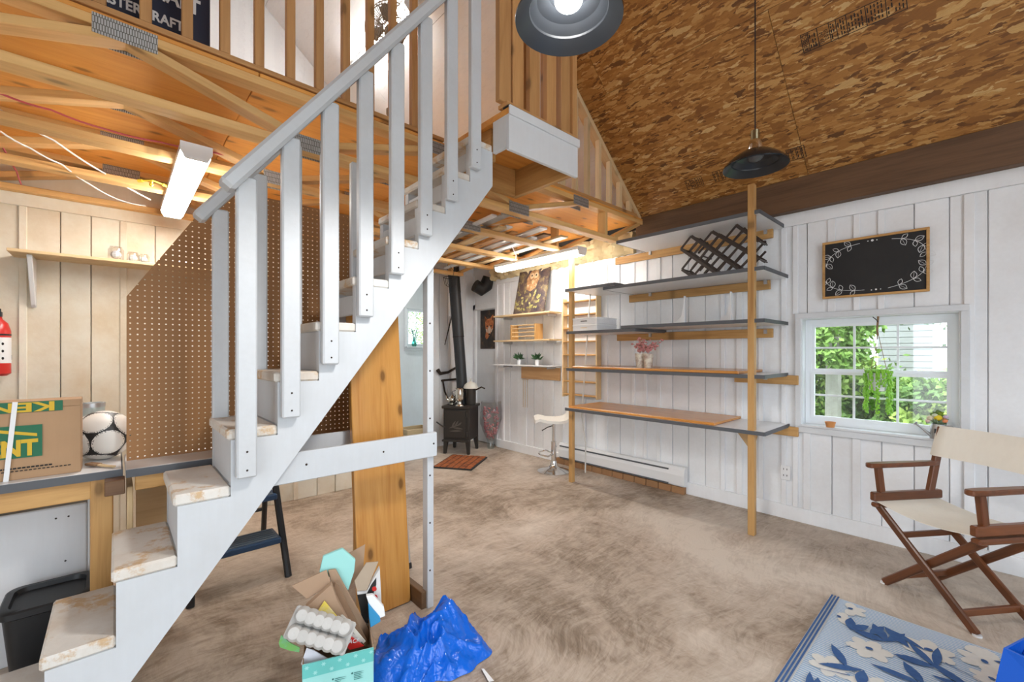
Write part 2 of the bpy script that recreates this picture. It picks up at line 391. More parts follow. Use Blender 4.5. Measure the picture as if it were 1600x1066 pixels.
# ---- right wall with window
WY0, WY1, WZ0, WZ1 = .128, 1.005, .767, 1.612     # window opening
b = MB(); b.box(4.045, 4.17, YF, WY0, 0, 2.7).box(4.045, 4.17, WY1, 4.74, 0, 2.7).box(4.045, 4.17, WY0, WY1, 0, WZ0).box(4.045, 4.17, WY0, WY1, WZ1, 2.7)
wr = b.build('wall_right', WWALL, kind='structure')
def boards(parent, axis, plane, a0, a1, zs, mat, hole=None, wmin=.135, wmax=.175, bat=.35, seed=1, cuts=(), sgn=-1):
    rnd = random.Random(seed); c = [a0]
    while c[-1] < a1-.08: c.append(min(a1, c[-1]+round(rnd.uniform(wmin, wmax)/.01)*.01))
    if hole:
        c = [q for q in c if abs(q-hole[0]) > .03 and abs(q-hole[1]) > .03] + [hole[0], hole[1]]
    c = sorted(c); up = (1, 0, 0) if axis == 'y' else (0, 1, 0)
    for p, q in zip(c, c[1:]):
        m = (p+q)/2; segs = [zs]
        if hole and hole[0]-.001 < m < hole[1]+.001: segs = [(zs[0], hole[2]), (hole[3], zs[1])]
        off = rnd.choice((0, .003, .006))
        for z0, z1 in segs:
            P = lambda t, z: (plane+.012+off, t, z) if axis == 'y' else (t, plane+.012+off, z)
            stick('plank', P(m, z0), P(m, z1), q-p-.005, .022, mat, parent, up)
            if rnd.random() < bat:
                P2 = lambda t, z: (plane-.004, t, z) if axis == 'y' else (t, plane-.004, z)
                stick('batten', P2(q, z0+.002), P2(q, z1-.002), rnd.choice((.038, .05)), .014, mat, parent, up)
boards(wr, 'y', XR, YF, 4.74, (.11, 2.36), WWALL, (.09, 1.048, .725, 1.65), seed=4, bat=.5)
stick('baseboard_right', (XR, YF, .056), (XR, 4.74, .056), .03, .112, WWALL, kind='structure')
stick('trim_1', (XR, YF, 2.41), (XR, 2.40, 2.41), .03, .10, WWALL, kind='structure')
stick('trim_2', (XR, 2.42, 2.345), (XR, 4.74, 2.345), .03, .07, WWALL, kind='structure')
stick('trim_3', (3.975, YF, 2.585), (3.975, 2.44, 2.585), .09, .25, DARKB, kind='structure', label='dark brown beam along the top of the white wall')
# window in the right wall
def window(name, M, W, H, cols, rows, sashes=2, depth=.12, fw=.045, trim=.042, sill=True, mull=.014):
    """M: local x along the width, y up, z into the room; origin at lower left of the opening"""
    root = bpy.data.objects.new(name, None); reg(root, None, M); tag(root, kind='structure')
    def bx(nm, x0, x1, y0, y1, z0, z1, mat, parent=root, bev=.003):
        q = MB().box(x0, x1, y0, y1, z0, z1); q.v = [M @ v for v in q.v]; return q.build(nm, mat, parent, bevel=bev)
    for nm, a in (('jamb', (-.004, .008, 0, H, -depth, .008)), ('jamb', (W-.008, W+.004, 0, H, -depth, .008)), ('head', (0, W, H-.008, H+.004, -depth, .008))):
        bx(nm, *a, WHITE)
    bx('sill', -.004, W+.004, -.004, .014, -depth, .03 if sill else .008, WHITE)
    if trim:
        bx('trim', -trim, W+trim, H, H+trim, .0, .02, WHITE); bx('trim', -trim, W+trim, -trim-.01, -.004, .0, .02, WHITE)
        bx('trim', -trim, 0, -.004, H, .0, .02, WHITE); bx('trim', W, W+trim, -.004, H, .0, .02, WHITE)
    z0, z1 = -depth, -depth+.05
    fr = MB().box(0, fw, .014, H, z0, z1).box(W-fw, W, .014, H, z0, z1).box(fw, W-fw, .014, .014+fw, z0, z1).box(fw, W-fw, H-fw, H, z0, z1)
    fr.v = [M @ v for v in fr.v]; fr.build('window_frame', VINYL, root)
    ih = (H-2*fw-.014)/sashes
    for s_ in range(sashes):
        y0 = .014+fw+s_*ih; y1 = y0+ih; zz = z0+(.012 if s_ == sashes-1 and sashes > 1 else .03); sw = .022
        q = MB().box(fw, fw+sw, y0, y1, zz, zz+.028).box(W-fw-sw, W-fw, y0, y1, zz, zz+.028).box(fw+sw, W-fw-sw, y0, y0+sw, zz, zz+.028).box(fw+sw, W-fw-sw, y1-sw, y1, zz, zz+.028)
        q.v = [M @ v for v in q.v]; sash = q.build('sash', VINYL, root)
        X0, X1, Y0, Y1 = fw+sw, W-fw-sw, y0+sw, y1-sw
        for i in range(1, cols): x = X0+(X1-X0)*i/cols; bx('muntin', x-mull/2, x+mull/2, Y0, Y1, zz+.006, zz+.016, VINYL, sash, 0)
        for j in range(1, rows): y = Y0+(Y1-Y0)*j/rows; bx('muntin', X0, X1, y-mull/2, y+mull/2, zz+.004, zz+.018, VINYL, sash, 0)
        bx('pane', X0, X1, Y0, Y1, zz+.009, zz+.012, GLASS, sash, 0)
    return root
window('window_1', plane_frame((XR-.005, WY1, WZ0), (0, -1, 0), (0, 0, 1)), WY1-WY0, WZ1-WZ0, 3, 2, depth=.13)
# ---- wall behind the work bench (stained cream boards)
HX0, HX1, HZ0, HZ1 = .60, .98, 1.12, 1.72
b = MB(); b.box(XL, HX0, YL+.03, YL+.13, 0, 2.7).box(HX1, 2.2, YL+.03, YL+.13, 0, 2.7).box(HX0, HX1, YL+.03, YL+.13, 0, HZ0).box(HX0, HX1, YL+.03, YL+.13, HZ1, 2.7)
wb = b.build('wall_bench', CREAM, kind='structure')
boards(wb, 'x', YL, XL, 2.2, (0, 2.305), CREAM, (HX0-.04, HX1+.04, HZ0-.04, HZ1+.04), .15, .19, .3, seed=9)
stick('trim_4', (XL, YL+.002, 2.345), (2.2, YL+.002, 2.345), .025, .082, CREAM, kind='structure', up=(0, 0, 1))
window('window_2', plane_frame((HX0, YL, HZ0), (1, 0, 0), (0, 0, 1)), HX1-HX0, HZ1-HZ0, 1, 1, depth=.1, fw=.03)
MB().box(2.1, 2.2, YL+.13, YB+.1, 0, 2.7).build('wall_return', WHITE, kind='structure')
# ---- wall behind the stove, with an opening to the next room
b = MB().box(3.26, 4.2, YB+.03, YB+.12, 0, 2.6).box(2.2, 2.78, YB+.03, YB+.12, 0, 2.6).box(2.78, 3.26, YB+.03, YB+.12, 2.36, 2.6)
wbk = b.build('wall_back', WWALL, kind='structure')
boards(wbk, 'x', YB, 3.28, 4.05, (.0, 2.5), WWALL, seed=3, bat=.5)
stick('trim_5', (3.265, YB, 0), (3.265, YB, 2.4), .05, .04, PALE, kind='structure', up=(0, 1, 0))
# door beside the stove (holds the fox picture)
dr = bpy.data.objects.new('door_1', None); reg(dr, None, Matrix.Translation((4.06, 5.0, 0))); tag(dr, kind='structure')
MB().box(4.055, 4.09, 4.80, 5.27, .01, 1.98).build('door_leaf', WHITE, dr, bevel=.003)
MB().box(4.035, 4.12, 4.735, 4.80, 0, 2.06).build('door_frame', WWALL, dr, bevel=.003)
MB().box(4.02, 4.12, 4.74, 5.3, 1.98, 2.06).build('door_head', WWALL, dr, bevel=.003)
MB().box(4.045, 4.17, 4.74, 5.33, 2.06, 2.7).box(4.10, 4.17, 4.74, 5.33, 0, 2.06).build('wall_door', WWALL, kind='structure')
MB().box(4.02, 4.06, 5.24, 5.30, 0, 2.06).build('door_frame', WWALL, dr, bevel=.003)
# ---- next room seen through the opening
MB().box(2.1, 5.2, YB+.1, 7.1, -.12, -.02).build('floor_next_room', GPLANK, kind='structure')
fnr = bpy.data.objects['floor_next_room']
for i in range(12): stick('plank', (2.2, YB+.18+i*.135, -.01), (5.1, YB+.18+i*.135, -.01), .131, .02, GPLANK, fnr)
NY = 6.95
b = MB().box(2.1, 3.80, NY, NY+.1, 0, 2.6).box(4.22, 5.2, NY, NY+.1, 0, 2.6).box(3.80, 4.22, NY, NY+.1, 0, 1.43).box(3.80, 4.22, NY, NY+.1, 2.12, 2.6)
b.build('wall_next_room', WHITE, kind='structure')
MB().box(2.0, 2.1, YB+.1, 7.05, 0, 2.6).build('wall_next_room_left', WHITE, kind='structure')
b = MB().box(5.2, 5.3, YB+.1, 5.52, 0, 2.6).box(5.2, 5.3, 6.84, 7.05, 0, 2.6).box(5.2, 5.3, 5.52, 6.84, 0, .3).box(5.2, 5.3, 5.52, 6.84, 2.3, 2.6)
b.build('wall_next_room_right', WHITE, kind='structure')
MB().box(4.2, 5.3, YB+.03, YB+.12, 0, 2.6).build('wall_next_room_front', WHITE, kind='structure')
MB().box(2.0, 5.3, YB+.03, 7.05, 2.6, 2.66).build('ceiling_next_room', WHITE, kind='structure')
window('window_3', plane_frame((3.80, NY, 1.43), (1, 0, 0), (0, 0, 1)), .42, .69, 2, 1, sashes=1, depth=.08, fw=.03, trim=.05)
# ---- walls the camera stands between
b = MB().box(XL-.1, 0, YF-.1, YF, 0, 2.7).box(2.4, 4.17, YF-.1, YF, 0, 2.7).box(0, 2.4, YF-.1, YF, 2.3, 2.7)
b.build('wall_front', WHITE, kind='structure')
b = MB().box(XL-.1, XL, YF, -2.0, 0, 2.75).box(XL-.1, XL, .9, YL+.13, 0, 2.75).box(XL-.1, XL, -2.0, .9, 2.1, 2.75)
b.build('wall_left', WHITE, kind='structure')
MB().box(XL-.1, XL, YL+.13, YB+.1, 0, 2.75).box(XL, 2.1, YB+.03, YB+.12, 0, 2.6).build('wall_behind_bench', WHITE, kind='structure')
def zroof(x): return ZE+SL*min(3.95-x, x+1.95)
for nm, y0, y1, m in (('wall_gable_back', YB+.02, YB+.12, OSBW), ('wall_gable_front', YF-.1, YF, WHITE)):
    q = MB(); G_ = lambda pts: q.prism(pts, lambda u, v, w_: (u, w_, v), y0, y1)
    if 'back' in nm: G_([(XL-.1, 2.55), (4.1, 2.55), (4.1, zroof(4.1)+.05), (RX, RZ+.05), (XL-.1, zroof(XL-.1)+.05)])
    else:                                         # front gable gets an unseen opening, added to light roof slopes and loft
        G_([(XL-.1, 2.55), (4.1, 2.55), (4.1, zroof(4.1)+.05), (3.77, 2.85), (-1.77, 2.85), (XL-.1, zroof(XL-.1)+.05)])
        G_([(-1.77, 2.85), (-.1, 2.85), (-.1, 4.25), (-.18, 4.25)]); G_([(2.1, 2.85), (3.77, 2.85), (2.18, 4.25), (2.1, 4.25)]); G_([(-.18, 4.25), (2.18, 4.25), (RX, RZ+.05)])
    q.build(nm, m, kind='structure')
# ---- roof: strand board sheets on both slopes
q = MB()
for s_ in (1, -1):
    q.prism([(RX, RZ+.012), (RX+s_*3.2, RZ-SL*3.2+.012), (RX+s_*3.2, RZ-SL*3.2+.1), (RX, RZ+.1)], lambda u, v, w_: (u, w_, v), YF-.1, YB+.12)
ceil_ = q.build('ceiling', DARKG, kind='structure')  # opaque backing added behind the sheets so daylight cannot leak through
nrm = math.sqrt(1+SL*SL)
def sheet(y0, y1, s0, s1, side, mat):
    o = Vector((3.95, y0, ZE)) if side > 0 else Vector((-1.95, y1, ZE))
    v = Vector((-side, 0, SL))/nrm; u = Vector((0, side, 0)); M = plane_frame(o+v*s0, u, v)
    me = MB().box(0, y1-y0-.003, 0, s1-s0-.003, .0, .011); me.v = [M @ p for p in me.v]
    ms = bpy.data.meshes.new('osb_sheet'); ms.from_pydata([M.inverted() @ p for p in me.v], [], me.f); ms.materials.append(mat)
    ob = bpy.data.objects.new('osb_sheet', ms); reg(ob, ceil_, M); return ob
rowsS = [(0, 1.22), (1.22, 2.44), (2.44, 3.66), (3.66, 3.93)]
sheets = {}
for ri, (s0, s1) in enumerate(rowsS):
    cuts = [YF, -1.496, .944, YT+.03] if ri % 2 == 0 else [YF, -.28, 2.16, YT+.03]
    for a, c in zip(cuts, cuts[1:]): sheets[(ri, a)] = sheet(a, c, s0, s1, 1, OSBM); sheet(a, c, s0, s1, -1, OSBM)
    cuts = [YT+.03, 3.38, YB+.02] if ri % 2 == 0 else [YT+.03, 4.6, YB+.02]
    for a, c in zip(cuts, cuts[1:]): sheet(a, c, s0, s1, 1, OSBW); sheet(a, c, s0, s1, -1, OSBW)
# printed grade stamps on the strand board
upS = Vector((-1, 0, SL))/nrm; inN = Vector((-SL, 0, -1))/nrm
def roofpt(px, py):
    r = ray(px, py); t = (ZE+SL*3.95-CH)/(r.z+SL*r.x); return EYE+r*t
def stamp(px, py, L, H, cells, sh, words=()):
    o = roofpt(px, py)+inN*.0012; M = plane_frame(o, (0, -1, 0), upS)
    q = MB(); lw = .004
    def rc(x0, x1, y0, y1): q.poly([M @ Vector(p) for p in ((x0, y0, 0), (x1, y0, 0), (x1, y1, 0), (x0, y1, 0))])
    rc(0, L, 0, lw); rc(0, L, H-lw, H); x = 0
    rnd = random.Random(int(px))
    for i, (wd, fill) in enumerate(cells):
        rc(x, x+lw, lw, H-lw)
        if fill:
            n = max(1, int(wd/.016))
            for j in range(n):
                a = x+.008+j*(wd-.012)/n; y = H*.12
                while y < H*.85:
                    l = rnd.uniform(.012, .03); 
                    if rnd.random() < .8: rc(a, a+.006, y, min(y+l, H*.9))
                    y += l+.008
        x += wd
    rc(x-lw, x, lw, H-lw)
    q.build('grade_stamp', INK, sh, recalc=False)
    for (s, sz, tx, ty) in words:                 # lettering reads across the sheet
        Mt = plane_frame(M @ Vector((tx, ty, .0002)), upS, (0, 1, 0)); text('stamp_text', s, sz, Mt, INK, sh, depth=.0002)
s1 = sheets[(1, -.28)]
stamp(1256, 84, .50, .115, [(.035, 0), (.05, 1), (.06, 0), (.035, 1), (.05, 1), (.09, 1), (.09, 1), (.09, 1)], s1,
      [('ARBEC', .034, .031, .006), ('09 04', .03, .115, .012), ('2020', .03, .138, .024), ('B', .03, .078, .01)])
stamp(1075, 297, .15, .095, [(.04, 1), (.05, 1), (.06, 1)], sheets[(0, .944)])
stamp(1118, 285, .09, .1, [(.03, 1), (.03, 1), (.03, 1)], sheets[(0, .944)])
stamp(1232, 253, .12, .1, [(.03, 1), (.03, 1), (.03, 1), (.03, 1)], sheets[(0, .944)])
# ================================================================ LOFT
fl = MB().box(XL, 4.0, YT+.02, YB+.02, ZT-.008, ZT-.001).build('floor_loft', PLY, kind='structure')
xs = [XL, -.72, .51, 1.73, 2.96, 3.98]; ysd = [YT, 3.6, 4.86, YB]
for a, c in zip(xs, xs[1:]):
    for e, f_ in zip(ysd, ysd[1:]):
        stick('plywood_sheet', (a+.002, (e+f_)/2, ZT-.018), (c-.002, (e+f_)/2, ZT-.018), f_-e-.004, .02, PLY, fl)
zc1, zc0 = ZT-.028-.019, ZB+.019                  # chord centres
def make_truss(y):
    t = thing('floor_truss', 'open web floor truss of pine along the front edge of the loft', 'roof truss', (1.0, y, ZB), group='floor trusses under the loft')
    stick('top_chord', (XL, y, zc1), (3.94, y, zc1), .089, .038, TRUSSW, t)
    stick('bottom_chord', (XL, y, zc0), (3.50, y, zc0), .089, .038, TRUSSW, t)
    nodes = [.03+.73*i for i in range(-3, 6)]
    for i, (a, c) in enumerate(zip(nodes, nodes[1:])):
        i -= 3
        za, zb_ = (zc1-.02, zc0+.02) if i % 2 == 0 else (zc0+.02, zc1-.02)
        if c < 3.55: stick('web', (a, y, za), (c, y, zb_), .085, .036, TRUSSW, t)
    stick('web', (3.45, y, zc0+.02), (3.88, y, zc1-.02), .085, .036, TRUSSW, t)
    stick('web', (3.32, y, zc0+.02), (3.32, y, zc1-.02), .085, .036, TRUSSW, t, up=(1, 0, 0))
    for i in range(-2, 6):
        x = .03+.73*i; zz = zc1-.012 if i % 2 == 0 else zc0+.012
        if x < 3.4:
            for sg in (-1, 1): stick('nail_plate', (x-.1, y+sg*.0462, zz), (x+.1, y+sg*.0462, zz), .002, .078, PLATE, t, bevel=0)
    return t
TY = [2.405, 3.0, 3.62, 4.235, 4.87]
t0 = make_truss(TY[0])
trl = ['open web pine floor truss next behind the loft edge truss', 'open web pine floor truss crossing above the middle of the bench', 'open web pine floor truss sitting on the bench wall top', 'open web pine floor truss nearest the stove pipe']
for y, l in zip(TY[1:], trl): clone(t0, Matrix.Translation((1.0, y, ZB)), l)
# guard of the loft: bare studs standing on its edge
g = thing('loft_guard', 'row of bare pine studs guarding the loft edge', 'railing', (.8, 2.39, ZT))
stick('base_plate', (-1.0, 2.39, ZT+.012), (1.56, 2.39, ZT+.012), .06, .024, STUDW, g)
for i in range(-9, 8): stick('baluster', (.372+.14*i, 2.385, ZT+.024), (.372+.14*i, 2.385, ZT+1.06), .040, .040, STUDW, g, up=(0, 1, 0))
stick('top_rail', (-1.0, 2.385, ZT+1.08), (1.5, 2.385, ZT+1.08), .089, .038, STUDW, g)
# stud wall infilling between loft floor and roof slope
sw = MB().box(2.2, 3.9, 2.38, 2.46, ZT, ZT+.03).build('wall_loft_studs', STUDW, kind='structure')
Pz = lambda x: ZE+SL*(3.95-x)
stick('top_plate', (2.3, 2.42, Pz(2.3)-.03), (3.93, 2.42, Pz(3.93)-.03), .089, .04, PALE, sw)
for i in range(9):
    x = 2.42+i*.165
    if x < 3.8: stick('stud', (x, 2.40, ZT+.03), (x, 2.40, Pz(x)-.05), .038, .045, PALE, sw, up=(0, 1, 0))
MB().box(3.80, 3.93, 2.395, 2.45, ZT, ZT+.17).build('end_stud', STUDW, sw)
# insulation stuffed above the wall
q = MB(); n, m_ = 60, 8; vs = []
rnd = random.Random(5)
for i in range(n+1):
    for j in range(m_+1):
        y = 2.50+i*(4.8-2.5)/n; z = 2.37+j*.24/m_
        vs.append((4.03-.05-.035*math.sin(j/m_*math.pi)+rnd.uniform(-.025, .025)+.02*math.sin(i*.9), y, z+rnd.uniform(-.01, .01)))
fs = [(i*(m_+1)+j, (i+1)*(m_+1)+j, (i+1)*(m_+1)+j+1, i*(m_+1)+j+1) for i in range(n) for j in range(m_)]
nb = len(vs); vs += [(4.04, p[1], p[2]) for p in vs[:]]
def edge(a, b_): return (a, b_, b_+nb, a+nb)
for i in range(n): fs.append(edge(i*(m_+1), (i+1)*(m_+1))); fs.append(edge(i*(m_+1)+m_, (i+1)*(m_+1)+m_))
for j in range(m_): fs.append(edge(j, j+1)); fs.append(edge(n*(m_+1)+j, n*(m_+1)+j+1))
MB().add(vs, fs).build('wall_insulation', INSUL, smooth=True, label='yellow fibre insulation stuffed above the white wall', cat='insulation', kind='stuff')
# ================================================================ STAIRCASE
YS, YE = 1.92, 2.35; RUN, RISE, TT = .1596, .211, .04
tx = lambda k: -.1596+RUN*(k-2)                   # left end of tread k
tz = lambda k: .384+RISE*(k-2)                    # underside of tread k
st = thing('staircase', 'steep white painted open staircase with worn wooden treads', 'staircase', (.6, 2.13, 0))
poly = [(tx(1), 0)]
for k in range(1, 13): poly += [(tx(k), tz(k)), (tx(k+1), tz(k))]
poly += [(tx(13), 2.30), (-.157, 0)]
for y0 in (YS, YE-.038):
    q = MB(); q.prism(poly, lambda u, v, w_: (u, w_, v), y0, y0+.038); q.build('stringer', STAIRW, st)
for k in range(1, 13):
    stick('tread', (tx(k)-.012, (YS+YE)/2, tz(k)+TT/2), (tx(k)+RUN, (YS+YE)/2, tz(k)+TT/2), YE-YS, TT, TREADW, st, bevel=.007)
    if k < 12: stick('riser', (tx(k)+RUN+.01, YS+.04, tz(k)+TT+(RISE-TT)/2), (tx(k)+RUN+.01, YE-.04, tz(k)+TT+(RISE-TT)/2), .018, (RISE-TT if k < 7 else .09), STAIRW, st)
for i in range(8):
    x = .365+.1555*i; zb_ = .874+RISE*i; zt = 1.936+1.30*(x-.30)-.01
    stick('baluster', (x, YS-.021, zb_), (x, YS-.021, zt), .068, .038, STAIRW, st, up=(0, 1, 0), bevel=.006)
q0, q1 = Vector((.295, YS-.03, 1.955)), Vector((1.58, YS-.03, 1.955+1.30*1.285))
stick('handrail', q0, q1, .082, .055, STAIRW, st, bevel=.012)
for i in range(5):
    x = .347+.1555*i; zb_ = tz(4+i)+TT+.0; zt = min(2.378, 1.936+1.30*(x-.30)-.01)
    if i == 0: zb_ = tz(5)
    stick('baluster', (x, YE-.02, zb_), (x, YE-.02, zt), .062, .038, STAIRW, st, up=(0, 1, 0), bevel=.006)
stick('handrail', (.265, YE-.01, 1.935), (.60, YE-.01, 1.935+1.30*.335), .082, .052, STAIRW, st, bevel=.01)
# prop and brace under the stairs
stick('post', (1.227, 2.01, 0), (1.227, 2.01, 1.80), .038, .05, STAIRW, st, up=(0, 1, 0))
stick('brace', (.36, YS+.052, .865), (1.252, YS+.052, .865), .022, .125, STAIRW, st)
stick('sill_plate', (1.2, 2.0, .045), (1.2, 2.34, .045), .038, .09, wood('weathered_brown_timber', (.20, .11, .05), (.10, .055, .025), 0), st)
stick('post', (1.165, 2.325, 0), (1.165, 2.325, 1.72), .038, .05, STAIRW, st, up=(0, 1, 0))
stick('brace', (.36, 2.30, .865), (1.18, 2.30, .865), .022, .13, STAIRW, st)
nh = MB()
for i in range(9):
    if i > 7: break
    for dz in (.03, .1): nh.ball((.365+.1555*i, YS-.0405, .874+RISE*i+dz), .004, 6, 4)
for z in (.2, .45, .7, 1.0, 1.25, 1.5): nh.ball((1.222, 1.984, z), .005, 6, 4)
for x in (.6, .95, 1.23): nh.ball((x, YS+.0405, .87), .005, 6, 4)
nh.build('nail_head', IRON, st)
# landing
ld = thing('stair_landing', 'white boxed landing with bare stud guard at the stair top', 'landing', (1.88, 2.06, 2.46))
LX0, LX1, LY0 = 1.596, 2.187, 1.776
stick('deck', (LX0, (LY0+YT)/2, ZT-.018), (LX1, (LY0+YT)/2, ZT-.018), YT-LY0, .036, PLY, ld)
stick('fascia', (LX0, LY0+.012, 2.565), (LX1, LY0+.012, 2.565), .024, .20, WHITE, ld)
stick('fascia_trim', (LX0-.006, LY0-.006, ZT-.02), (LX1+.006, LY0-.006, ZT-.02), .014, .05, WHITE, ld)
stick('edge_strip', (LX0-.006, LY0+.02, ZT+.004), (LX1+.006, LY0+.02, ZT+.004), .06, .008, BLACKP, ld)
stick('side_board', (LX0+.012, LY0+.024, 2.575), (LX0+.012, YS-.002, 2.575), .024, .18, WHITE, ld)
stick('joist', (LX0+.05, YS+.05, 2.57), (LX0+.05, YT-.01, 2.57), .038, .19, PINE, ld)
stick('joist', (LX1-.03, LY0+.03, 2.57), (LX1-.03, YT-.01, 2.57), .038, .19, PINE, ld)
stick('joist', (LX0+.07, YT-.03, 2.57), (LX1-.05, YT-.03, 2.57), .038, .19, PINE, ld)
stick('base_plate', (LX0-.01, LY0+.045, ZT+.02), (LX1, LY0+.045, ZT+.02), .08, .022, STUDW, ld)
for x, w_ in ((1.592, .085), (1.69, .085), (1.825, .085), (1.97, .085), (2.10, .085)):
    stick('baluster', (x, LY0+.045, ZT+.03), (x, LY0+.045, ZT+1.08), w_, .038, STUDW, ld, up=(0, 1, 0))
stick('corner_post', (2.167, LY0+.05, ZT+.0), (2.167, LY0+.05, ZT+1.08), .042, .085, STUDW, ld, up=(0, 1, 0))
for i in range(4):
    stick('baluster', (2.167, 1.93+.115*i, ZT), (2.167, 1.93+.115*i, ZT+1.08), .038, .06, STUDW, ld, up=(0, 1, 0))
stick('top_rail', (1.55, LY0+.045, ZT+1.10), (2.20, LY0+.045, ZT+1.10), .089, .038, STUDW, ld)
# pine board leaning under the stairs, and a ladder behind it
bx0 = stick('leaning_board', (1.034, 2.12, .004), (1.034, 2.262, 1.56), .285, .036, VARN, None, up=(0, 1, 0), bevel=.004,
      label='wide varnished pine board with knots leaning under the stairs', cat='board')
la = thing('ladder', 'aluminium ladder standing behind the leaning pine board', 'ladder', (1.3, 2.75, 0))
for p0, p1 in (((1.33, 2.50, .03), (1.33, 2.58, 1.55)), ((1.62, 2.50, .03), (1.62, 2.58, 1.55))):
    pass
for dx in (0, -.20):
    stick('rail', (1.345+dx, 2.46, .03), (1.265+dx*.9, 2.56, 1.62), .03, .06, ALU, la, up=(0, 1, 0))
    stick('rubber_foot', (1.347+dx, 2.457, 0), (1.345+dx, 2.46, .035), .036, .07, BLACKP, la, up=(0, 1, 0))
for i in range(5):
    z = .25+.28*i; f_ = z/1.6
    stick('rung', (1.145-.02*f_, 2.46+.1*f_, z), (1.345-.08*f_, 2.46+.1*f_, z), .05, .025, ALU, la)
# ================================================================ PEGBOARD
PX0, PX1, PZ0, PZ1, PY = .035, 1.18, .858, 2.19, 2.62
pitch = .0254; R_ = .0036; q = MB(); th = .005
nx = int((PX1-PX0)/pitch); nz = int((PZ1-PZ0)/pitch)
cs = [(math.cos(math.pi/8+k*math.pi/4), math.sin(math.pi/8+k*math.pi/4)) for k in range(8)]
vs = []; fs = []
h = pitch/2
for i in range(nx):
    for j in range(nz):
        cx, cz = PX0+pitch*(i+.5), PZ0+pitch*(j+.5)
        if (cz-h) > 1.63+(cx+h-PX0)*1.62: continue
        for yy, fl_ in ((PY, 0), (PY+th, 1)):
            b0 = len(vs)
            vs += [(cx+R_*c, yy, cz+R_*s) for c, s in cs]
            vs += [(cx+h, yy, cz+h*.4142), (cx+h*.4142, yy, cz+h), (cx-h*.4142, yy, cz+h), (cx-h, yy, cz+h*.4142), (cx-h, yy, cz-h*.4142), (cx-h*.4142, yy, cz-h), (cx+h*.4142, yy, cz-h), (cx+h, yy, cz-h*.4142)]
            vs += [(cx+h, yy, cz+h), (cx-h, yy, cz+h), (cx-h, yy, cz-h), (cx+h, yy, cz-h)]
            L = [(k, 8+k, 8+(k+1) % 8, (k+1) % 8) for k in range(8)] + [(8, 16, 9), (10, 17, 11), (12, 18, 13), (14, 19, 15)]
            for f_ in L: fs.append(tuple(b0+k for k in (f_ if not fl_ else f_[::-1])))
        a0 = b0-20
        for k in range(8): fs.append((a0+k, a0+(k+1) % 8, b0+(k+1) % 8, b0+k))
me = bpy.data.meshes.new('pegboard'); me.from_pydata(vs, [], fs); me.materials.append(PEG)
bm = bmesh.new(); bm.from_mesh(me); bmesh.ops.remove_doubles(bm, verts=bm.verts, dist=1e-5)
d = Vector((1.62, 0, -1)).normalized()
bmesh.ops.bisect_plane(bm, geom=bm.verts[:]+bm.edges[:]+bm.faces[:], plane_co=(PX0, PY, 1.60), plane_no=-d, clear_outer=True)
bm.to_mesh(me); bm.free()
me.transform(Matrix.Translation((-.6, -PY, -PZ0)))
o = bpy.data.objects.new('pegboard', me); reg(o, None, Matrix.Translation((.6, PY, PZ0)))
tag(o, 'brown perforated pegboard with a slanted corner standing on the bench', 'pegboard')
# ================================================================ WORK BENCHES, LEFT SIDE
def bench_top(t, x0, x1, y0, y1, z1, th=.035):
    MB().box(x0, x1, y0, y1, z1-th, z1).build('worktop', LAMIN, t, bevel=.003)
    stick('edge_band', (x0, y0-.002, z1-th/2), (x1+.003, y0-.002, z1-th/2), .006, th*.92, GREYE, t, bevel=0)
    stick('edge_band', (x1+.001, y0, z1-th/2), (x1+.001, y1, z1-th/2), .006, th*.92, GREYE, t, bevel=0)
wb1 = thing('workbench', 'white topped workbench with pine legs holding the cardboard carton', 'workbench', (-.6, 2.8, 0))
bench_top(wb1, -1.3, .018, 2.50, 3.10, .85)
stick('apron', (-1.28, 2.535, .776), (-.04, 2.535, .776), .038, .078, PINE, wb1)
stick('apron', (-1.28, 3.06, .776), (-.04, 3.06, .776), .038, .078, PINE, wb1)
for x in (-1.25, -.045):
    for y in (2.535, 3.05): stick('leg', (x, y, 0), (x, y, .815), .07, .045, PINE, wb1, up=(0, 1, 0))
wb2 = thing('under_stair_bench', 'narrow white topped bench behind the stairs carrying the pegboard', 'workbench', (.6, 2.6, 0))
bench_top(wb2, .03, 1.09, 2.43, 2.80, .857)
stick('apron', (.06, 2.47, .79), (1.07, 2.47, .79), .038, .062, PINE, wb2)
for x, y in ((.19, 2.76), (1.06, 2.52)): stick('leg', (x, y, 0), (x, y, .822), .045, .045, PINE, wb2, up=(0, 1, 0))
stick('back_panel', (.07, 2.735, .56), (.27, 2.735, .56), .012, .50, PALE, wb2)
stick('dark_block', (-.035, 2.46, .79), (.028, 2.46, .79), .08, .06, DARKB, None, label='small dark brown wood block between the two benches', cat='wood block')
stick('upright_board', (.045, 2.62, 0), (.045, 2.62, .77), .02, .26, PALE, None, up=(0, 1, 0), label='pale upright board on edge between the two benches', cat='board')
